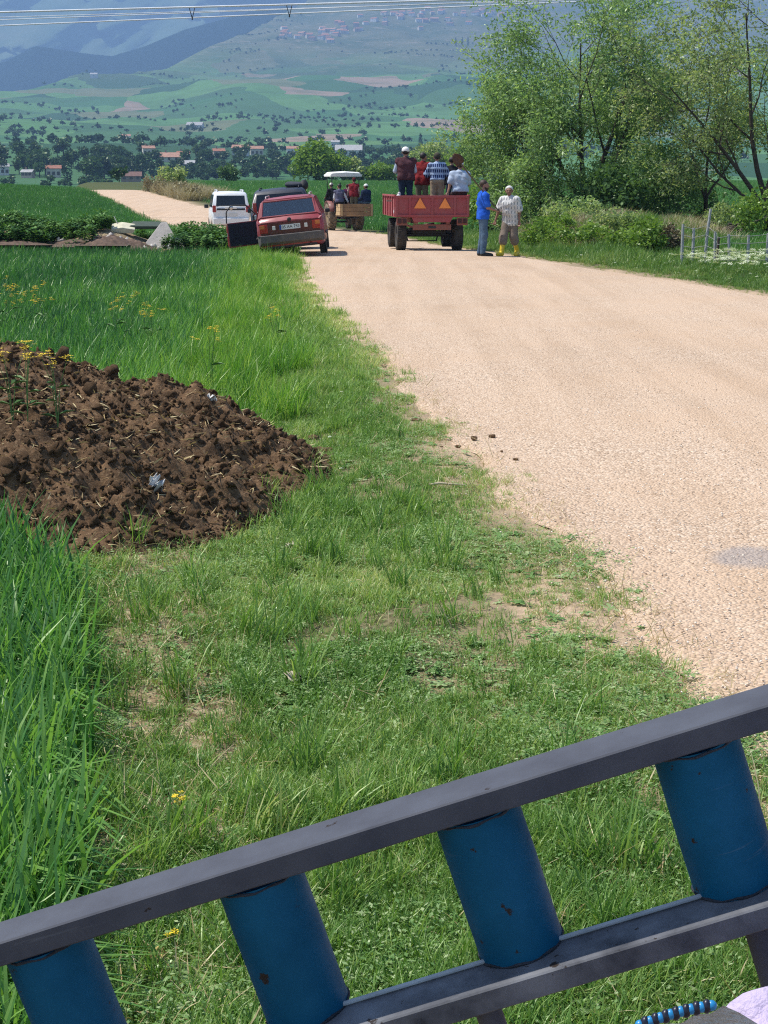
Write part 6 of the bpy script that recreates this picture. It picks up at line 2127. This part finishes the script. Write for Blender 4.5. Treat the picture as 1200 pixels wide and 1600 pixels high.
for k, px_ in enumerate((712, 722, 731)):
    far_tree(px_, 72, poplar[k % 3], 1.35, 'tiny dark poplar in the short row below the hill village', 'poplars below the hill village', 600, 'poplar_tree')

# houses
WALLS = [mat('house_wall_%s' % n, c, .9, 0, .15, 1.5) for n, c in (('cream', (.55, .50, .42)), ('white', (.66, .65, .62)), ('pinkish', (.50, .38, .32)), ('brownish', (.28, .20, .15)))]
ROOFS = [mat('house_roof_%s' % n, c, .85, 0, .35, 1.2) for n, c in (('terracotta', (.36, .155, .095)), ('pale_tile', (.42, .23, .16)), ('brown', (.19, .10, .075)), ('grey', (.40, .39, .38)))]
WIN = mat('house_window', (.04, .045, .05), .2, 0, .2, 2)
def house_mesh(w, dpt, h, rh, ov=.4):
    wl, rf_ = MB(), MB()
    wl.box((0, 0, h / 2 - 1), (w, dpt, h + 2))
    wl.add([(-w / 2, -dpt / 2, h), (-w / 2, dpt / 2, h), (-w / 2, 0, h + rh)], [(0, 1, 2)]).add([(w / 2, -dpt / 2, h), (w / 2, dpt / 2, h), (w / 2, 0, h + rh)], [(0, 2, 1)])
    k = rh / (dpt / 2)
    for s in (-1, 1):
        e = s * (dpt / 2 + ov)
        pts = [(-w / 2 - ov, e, h - ov * k + .1), (w / 2 + ov, e, h - ov * k + .1), (w / 2 + ov, 0, h + rh + .1), (-w / 2 - ov, 0, h + rh + .1)]
        rf_.plate(pts if s < 0 else pts[::-1], .18)
    return wl, rf_
def house(px, py, w, label, wall, roof, rz=0, h=5.0, dmin=300, nwin=3, group=None, rh=None, chimney=True, dpt=None):
    p = gp(px, py, dmin)
    if dmin < 600: w, h = w * .66, h * .74
    t = thing('house', label, 'house', p, rz, group)
    dpt = dpt or w * .75
    wl, rm = house_mesh(w, dpt, h, rh or w * .2)
    wo_ = wl.build('wall', wall, t)
    ro_ = rm.build('roof', roof, t)
    for fl in range(max(1, int(h // 2.8))):
        for k in range(nwin):
            x_ = (k - (nwin - 1) / 2) * w / nwin
            MB().box((x_, -dpt / 2 - .02, 1.6 + fl * 2.8), (1.2, .1, 1.4)).build('window', WIN, t)
    MB().box((w * .32, -dpt / 2 - .02, 1.1), (1.0, .08, 2.1)).build('door', WIN, t) if nwin < 3 else None
    if chimney:
        MB().box((-w * .2, .3, h + w * .2 + .3), (.7, .7, 1.6)).build('chimney', WALLS[3], ro_)
    return t
house(84, 277, 9, 'house with a terracotta roof left of the cypress', WALLS[0], ROOFS[0], .2)
house(145, 278, 7, 'house with a bright orange roof right of the cypress', WALLS[1], ROOFS[1], -.3, 5.6)
house(155, 276, 4.5, 'white two-storey house beside the orange-roofed one', WALLS[1], ROOFS[0], .1, 6.2, nwin=2)
house(205, 284, 12, 'low brown-roofed house behind the crest of the road', WALLS[3], ROOFS[2], .15, 3.0)
house(4, 274, 8, 'pale house at the left picture edge below the wood', WALLS[1], ROOFS[3], .3)
house(44, 278, 7, 'low grey house half hidden by trees on the left', WALLS[2], ROOFS[3], -.2, 3.2)
house(287, 254, 9, 'pale house with red roof in the valley trees', WALLS[1], ROOFS[0], .1, 5.6)
house(291, 265, 12, 'long white shed below the red-roofed valley house', WALLS[1], ROOFS[3], 0, 3.4)
house(266, 253, 16, 'long pale barn left of the red-roofed valley house', WALLS[0], ROOFS[1], 0, 3.2)
house(342, 247, 9, 'small pale house on the valley floor above the white van', WALLS[2], ROOFS[0], .2)
house(376, 243, 13, 'wide white house with pink roof among valley trees', WALLS[1], ROOFS[1], -.1, 5.4)
house(401, 243, 11, 'cream house right of the wide white valley house', WALLS[0], ROOFS[1], .15)
house(457, 242, 10, 'pale house left of the round tree', WALLS[1], ROOFS[1], .1)
house(545, 243, 24, 'long white building above the tractor canopy', WALLS[1], ROOFS[3], 0, 4.2, nwin=6)
house(524, 230, 9, 'white house higher on the slope above the round tree', WALLS[1], ROOFS[3], 0)
house(232, 243, 9, 'small cream house at the foot of the hillside', WALLS[0], ROOFS[1], .3)
house(197, 220, 11, 'tiny white house at the foot of the left slope', WALLS[1], ROOFS[1], .1)
house(305, 201, 26, 'long white farm building on the middle of the slope', WALLS[1], ROOFS[3], -.1, 4.5, nwin=6)
house(147, 122, 14, 'tiny white building on the crest of the left spur', WALLS[1], ROOFS[3], 0, 7, 600, 1)
# hill village high on the slope
vill = []
for k in range(78):
    t_ = rf.uniform(0, 1)
    px_ = 500 + 330 * t_ + rf.gauss(0, 12)
    py_ = 56 - 30 * math.sin(min(1, t_ * 1.6) * math.pi * .6) + rf.gauss(0, 9)
    if rf.random() < .25: px_, py_ = rf.uniform(440, 560), rf.uniform(46, 66)
    vill.append((px_, max(16, py_)))
for k, (px_, py_) in enumerate(vill):
    house(px_, py_, rf.uniform(12, 20), 'tiny house with pale walls in the hillside village', WALLS[rf.choice((0, 1, 1, 2))], ROOFS[rf.choice((0, 0, 1, 1, 2))], rf.uniform(-.6, .6), rf.uniform(5.5, 8), 800, 1, 'houses of the hillside village', chimney=False)

# wire fence on the right
fn = thing('wire_fence', 'wire fence on uneven pale metal posts beside the green field', 'fence', (0, 0, 0))
POST = mat('galvanised_post', (.40, .41, .40), .6, .3, .3, 12)
POSTD = mat('dark_wood_post', (.07, .05, .035), .9)
pdefs = [(1065, 410, 350, 0, 0, POST), (1082, 409, 356, .0, 0, POST), (1101, 411, 326, .04, .12, POST), (1117, 410, 362, -.03, 0, POST), (1119.5, 410, 370, .03, 0, POSTD), (1140, 405, 366, -.06, 0, POST), (1168, 408, 367, 0, 0, POST), (1198, 412, 364, 0, 0, POST)]
tops = []
for k, (px_, yb, yt, ln, bend, m) in enumerate(pdefs):
    d_ = 35.5 - k * .1
    b = at(px_, yb, d_); b.z = gz(b.x, b.y) - .05
    hgt = at(px_, yt, d_).z - b.z
    if m is POST:
        pts = [(b.x, b.y, b.z), (b.x + ln * hgt * .5, b.y, b.z + hgt * .55), (b.x + ln * hgt * .5 + bend * .3 + ln * .5 * hgt, b.y, b.z + hgt)]
        MB().tube(pts, [.034, .034, .03], 4).build('post', m, fn)
    else:
        MB().tube([(b.x, b.y, b.z), (b.x + ln, b.y + .02, b.z + hgt)], [.035, .03], 6).build('post', m, fn)
    tops.append((b, hgt))
WIRE = mat('fence_wire', (.30, .31, .30), .6, .4)
for f_ in (.25, .5, .75, .96):
    pts = []
    for b, hgt in tops:
        pts.append((b.x, b.y - .03, b.z + min(hgt, .95) * f_))
    pts.append((pts[-1][0] + 2.5, pts[-1][1], pts[-1][2]))
    MB().tube(pts, .006, 4).build('wire', WIRE, fn)
# pile of old branches behind the fence
wp = at(1165, 352, 47); wp.z = gz(wp.x, wp.y)
pile = thing('branch_pile', 'dark pile of old cut branches behind the fence', 'wood pile', wp)
r_ = random.Random(4)
for k in range(34):
    a = r_.uniform(-.6, .6)
    L = r_.uniform(.5, 1.3)
    c_ = Vector((r_.uniform(-.5, .5), r_.uniform(-.3, .3), .05 + abs(r_.gauss(0, .22))))
    d_ = Vector((math.cos(a), math.sin(a), r_.uniform(-.25, .25))) * L / 2
    MB().tube([tuple(c_ - d_), tuple(c_ + Vector((0, 0, r_.uniform(-.04, .04)))), tuple(c_ + d_)], [.03, .028, .018], 5).build('branch', mat('old_branch', (.10, .075, .06), .95, 0, .5, 6), pile)
# white umbel flowers in front of the fence
UMB = leaf_mat('white_umbels', [(.50, .58, .34), (.66, .70, .50), (.76, .78, .66)], .2, atype='INSTANCER')
um = []
for k in range(4):
    V, F4 = [], []
    for c_ in range(26):
        r_a, a = .055 * math.sqrt(rs.uniform()), rs.uniform(0, 6.28)
        cx, cy, czz = r_a * math.cos(a), r_a * math.sin(a), .33 + rs.normal(0, .006) - r_a * .25
        b0 = len(V); s_ = .011
        V += [(cx - s_, cy, czz), (cx, cy - s_, czz + .003), (cx + s_, cy, czz), (cx, cy + s_, czz + .002)]
        F4.append((b0, b0 + 1, b0 + 2, b0 + 3))
    um.append((np.array(V), np.zeros((0, 3), int), np.array(F4)))
rs2 = np.random.RandomState(9)
x = rs2.uniform(6.0, 9.3, 360); y = rs2.uniform(30.0, 33.6, 360)
k = (x > XR(y) + .9)
x, y = x[k], y[k]
do_scatter('umbel_flowers', um, (x, y, T(x, y)), .9, 1.5, [UMB], 'patch of white umbel flowers at the foot of the fence', 'flowers', rs=rs2)
x = rs2.uniform(3.6, 9.3, 160); y = rs2.uniform(28, 39, 160); k = (x > XR(y) + .3)
do_scatter('umbel_flowers', um, (x[k], y[k], T(x[k], y[k])), .25, .6, [UMB], 'scattered small white flowers along the right roadside', 'flowers', rs=rs2)
x = rs2.uniform(-2.2, .2, 60); y = rs2.uniform(9, 30, 60); k = (x < XL(y) - .2)
do_scatter('small_white_flowers', um, (x[k], y[k], T(x[k], y[k])), .16, .3, [UMB], 'few small white flowers dotted over the verge', 'flowers', rs=rs2)

# overhead power cables
CAB = mat('bright_cable', (.78, .79, .80), .6, .0, .15, 2)
for k, (y0, y1, r_c, lab) in enumerate(((19, -4, .055, 'thick upper power cable crossing above the valley'), (31, -1, .026, 'thin middle power cable crossing above the valley'), (27, 1, .022, 'thin power cable just below the thick one'), (40, 4, .040, 'lowest power cable crossing above the valley'))):
    pts = []
    for i in range(41):
        t_ = i / 40
        px_ = -500 + 2300 * t_
        py_ = y0 + (y1 - y0) * (px_ / 870) + 3.0 * math.sin(math.pi * np.clip(px_ / 1000, 0, 1)) * 0
        pts.append(tuple(at(px_, py_, 95 + 3 * k)))
    o = MB().tube(pts, r_c, 6).build('power_cable', CAB)
    tag(o, lab, 'cable', 'overhead power cables')
for k, (px_, py_) in enumerate(((300, 12), (452, 8))):
    p = at(px_, py_, 96)
    t = thing('cable_spacer', ['left V-shaped spacer clipped on the power cables', 'right small spacer clipped on the power cables'][k], 'spacer', p, 0, 'spacers on the cables')
    MB().tube([(-.16, 0, 0), (0, 0, -.62)], .025, 6).build('arm', BLACKP, t)
    MB().tube([(.16, 0, 0), (0, 0, -.62)], .025, 6).build('arm', BLACKP, t)
    MB().ball((0, 0, -.64), .05).build('clamp', BLACKP, t)

# rubble on the bank
CONC = mat('broken_concrete', (.50, .45, .40), .95, 0, .25, 5, bump=.5, bscale=12)
CONC2 = mat('white_rubble', (.62, .60, .56), .9, 0, .25, 6)
DIRT = mat('bank_earth', (.15, .095, .065), .95, 0, .6, 6, bump=.6, bscale=10)
def slab(px, py, d, pts, th, label, m, rot, name='concrete_slab'):
    p = at(px, py, d)
    mb = MB().plate([(a, 0, b) for a, b in pts], th)
    o = mb.build(name, m, bevel=.02)
    o.location = (p.x, p.y, p.z)
    o.rotation_euler = rot
    return tag(o, label, 'slab')
slab(248, 388, 44.3, [(-.60, -.15), (.36, -.15), (.44, .34), (.14, .80), (-.02, .78)], .16, 'broken pale concrete slab propped upright on the bank', CONC, (-.45, 0, -.15))
slab(268, 388, 43.9, [(-.16, -.1), (.50, -.1), (.32, .30), (.04, .40)], .12, 'smaller white slab leaning against the large one', CONC2, (-.5, 0, .3))
slab(228, 358, 45.2, [(-.55, -.02), (.55, .02), (.50, .10), (-.45, .08)], .9, 'flat dark-edged sheet roofing the gap above the slab', mat('green_sheet', (.05, .07, .045), .8), (.12, .03, .05), 'metal_sheet')
slab(191, 362, 45.0, [(-.34, -.05), (.30, -.06), (.36, .06), (.0, .12), (-.30, .08)], .5, 'pale flat stone lying on top of the bank', mat('cream_stone', (.62, .58, .42), .9), (.3, 0, .1), 'flat_stone')
rr2 = np.random.RandomState(31)
lbls = {(93, 378): 'white flat block on the earth of the bank', (183, 388): 'white broken block at the foot of the bank', (34, 396): 'small pale stone at the foot of the bank, far left'}
for k in range(34):
    if k < 3: px_, py_ = list(lbls)[k]; lab = lbls[(px_, py_)]; sz = (.26, .16, .1) if k < 2 else (.1, .1, .08)
    else:
        px_, py_ = rr2.uniform(20, 300), rr2.uniform(376, 394); lab = 'small piece of pale rubble on the earth bank'; sz = tuple(rr2.uniform(.04, .16, 3))
    p = at(px_, py_, 43.6 + (394 - py_) * .05)
    p.z = gz(p.x, p.y) + sz[2] * .25
    q = MB().ball((0, 0, 0), (sz[0] * .6, sz[1] * .6, sz[2] * .6), 7, 5)
    v = np.array([tuple(a) for a in q.v]); v = v * (1 + .25 * rr2.normal(size=(len(v), 1)))
    o = obj('rubble_stone', np_mesh('rubble_stone', v, np.array(q.f), [CONC2 if rr2.rand() < .6 else CONC]))
    o.location = p; o.rotation_euler = rr2.uniform(-.4, .4, 3)
    tag(o, lab, 'stone', 'rubble on the earth bank')
# spoil of dark earth on the near face of the bank
mx = []
for k in range(5):
    px_ = (20, 75, 130, 170, 205)[k]
    p = at(px_, 392, 44.0); p.z = gz(p.x, p.y) - .1
    gxx, gyy = np.meshgrid(np.linspace(-1, 1, 34), np.linspace(-1, 1, 34))
    r_ = np.sqrt(gxx ** 2 + gyy ** 2)
    hh_ = np.clip(1 - r_, 0, 1) ** .7 * (.15 if k < 3 else .24) * (1 + .35 * fbm(gxx * 5 + k * 7, gyy * 5, 0, k, 5, .6)) - .02
    me = np_mesh('earth_mound', np.stack([gxx * (1.3 if k < 3 else .7), gyy * 1.3, hh_], -1).reshape(-1, 3), grid_faces(34, 34), [DIRT], True)
    o = obj('earth_mound', me); o.location = p
    tag(o, ['dark earth mound at the left end of the bank', 'dark earth mound left of the white flat block', 'dark earth mound right of the white flat block', 'brown earth mound below the flat stone', 'reddish earth mound beside the propped slab'][k], 'mound', 'earth mounds of the bank')
# thin pale cane leaning on the bank
c0 = at(192, 366, 45.2); c1 = at(178, 338, 45.4)
o = MB().tube([tuple(c0 - Vector((0, 0, .3))), tuple(c0), tuple(c1)], .012, 5).build('cane', mat('pale_cane', (.55, .55, .48), .7))
tag(o, 'thin pale cane sticking up from the bank above the flat stone', 'cane')

# ---------------------------------------------------------------- air
hz = MB()
hz.box((0, 5600, 745), (13000, 12400, 1510))
hm, hnt, hout = nodes_of('haze_air')
pv = N(hnt, 'ShaderNodeVolumePrincipled')
pv.inputs['Color'].default_value = (.36, .60, 1.0, 1)
pv.inputs['Density'].default_value = 0.00017
pv.inputs['Anisotropy'].default_value = 0.1
hnt.links.new(pv.outputs[0], hout.inputs['Volume'])
tag(hz.build('haze', hm), kind='stuff')
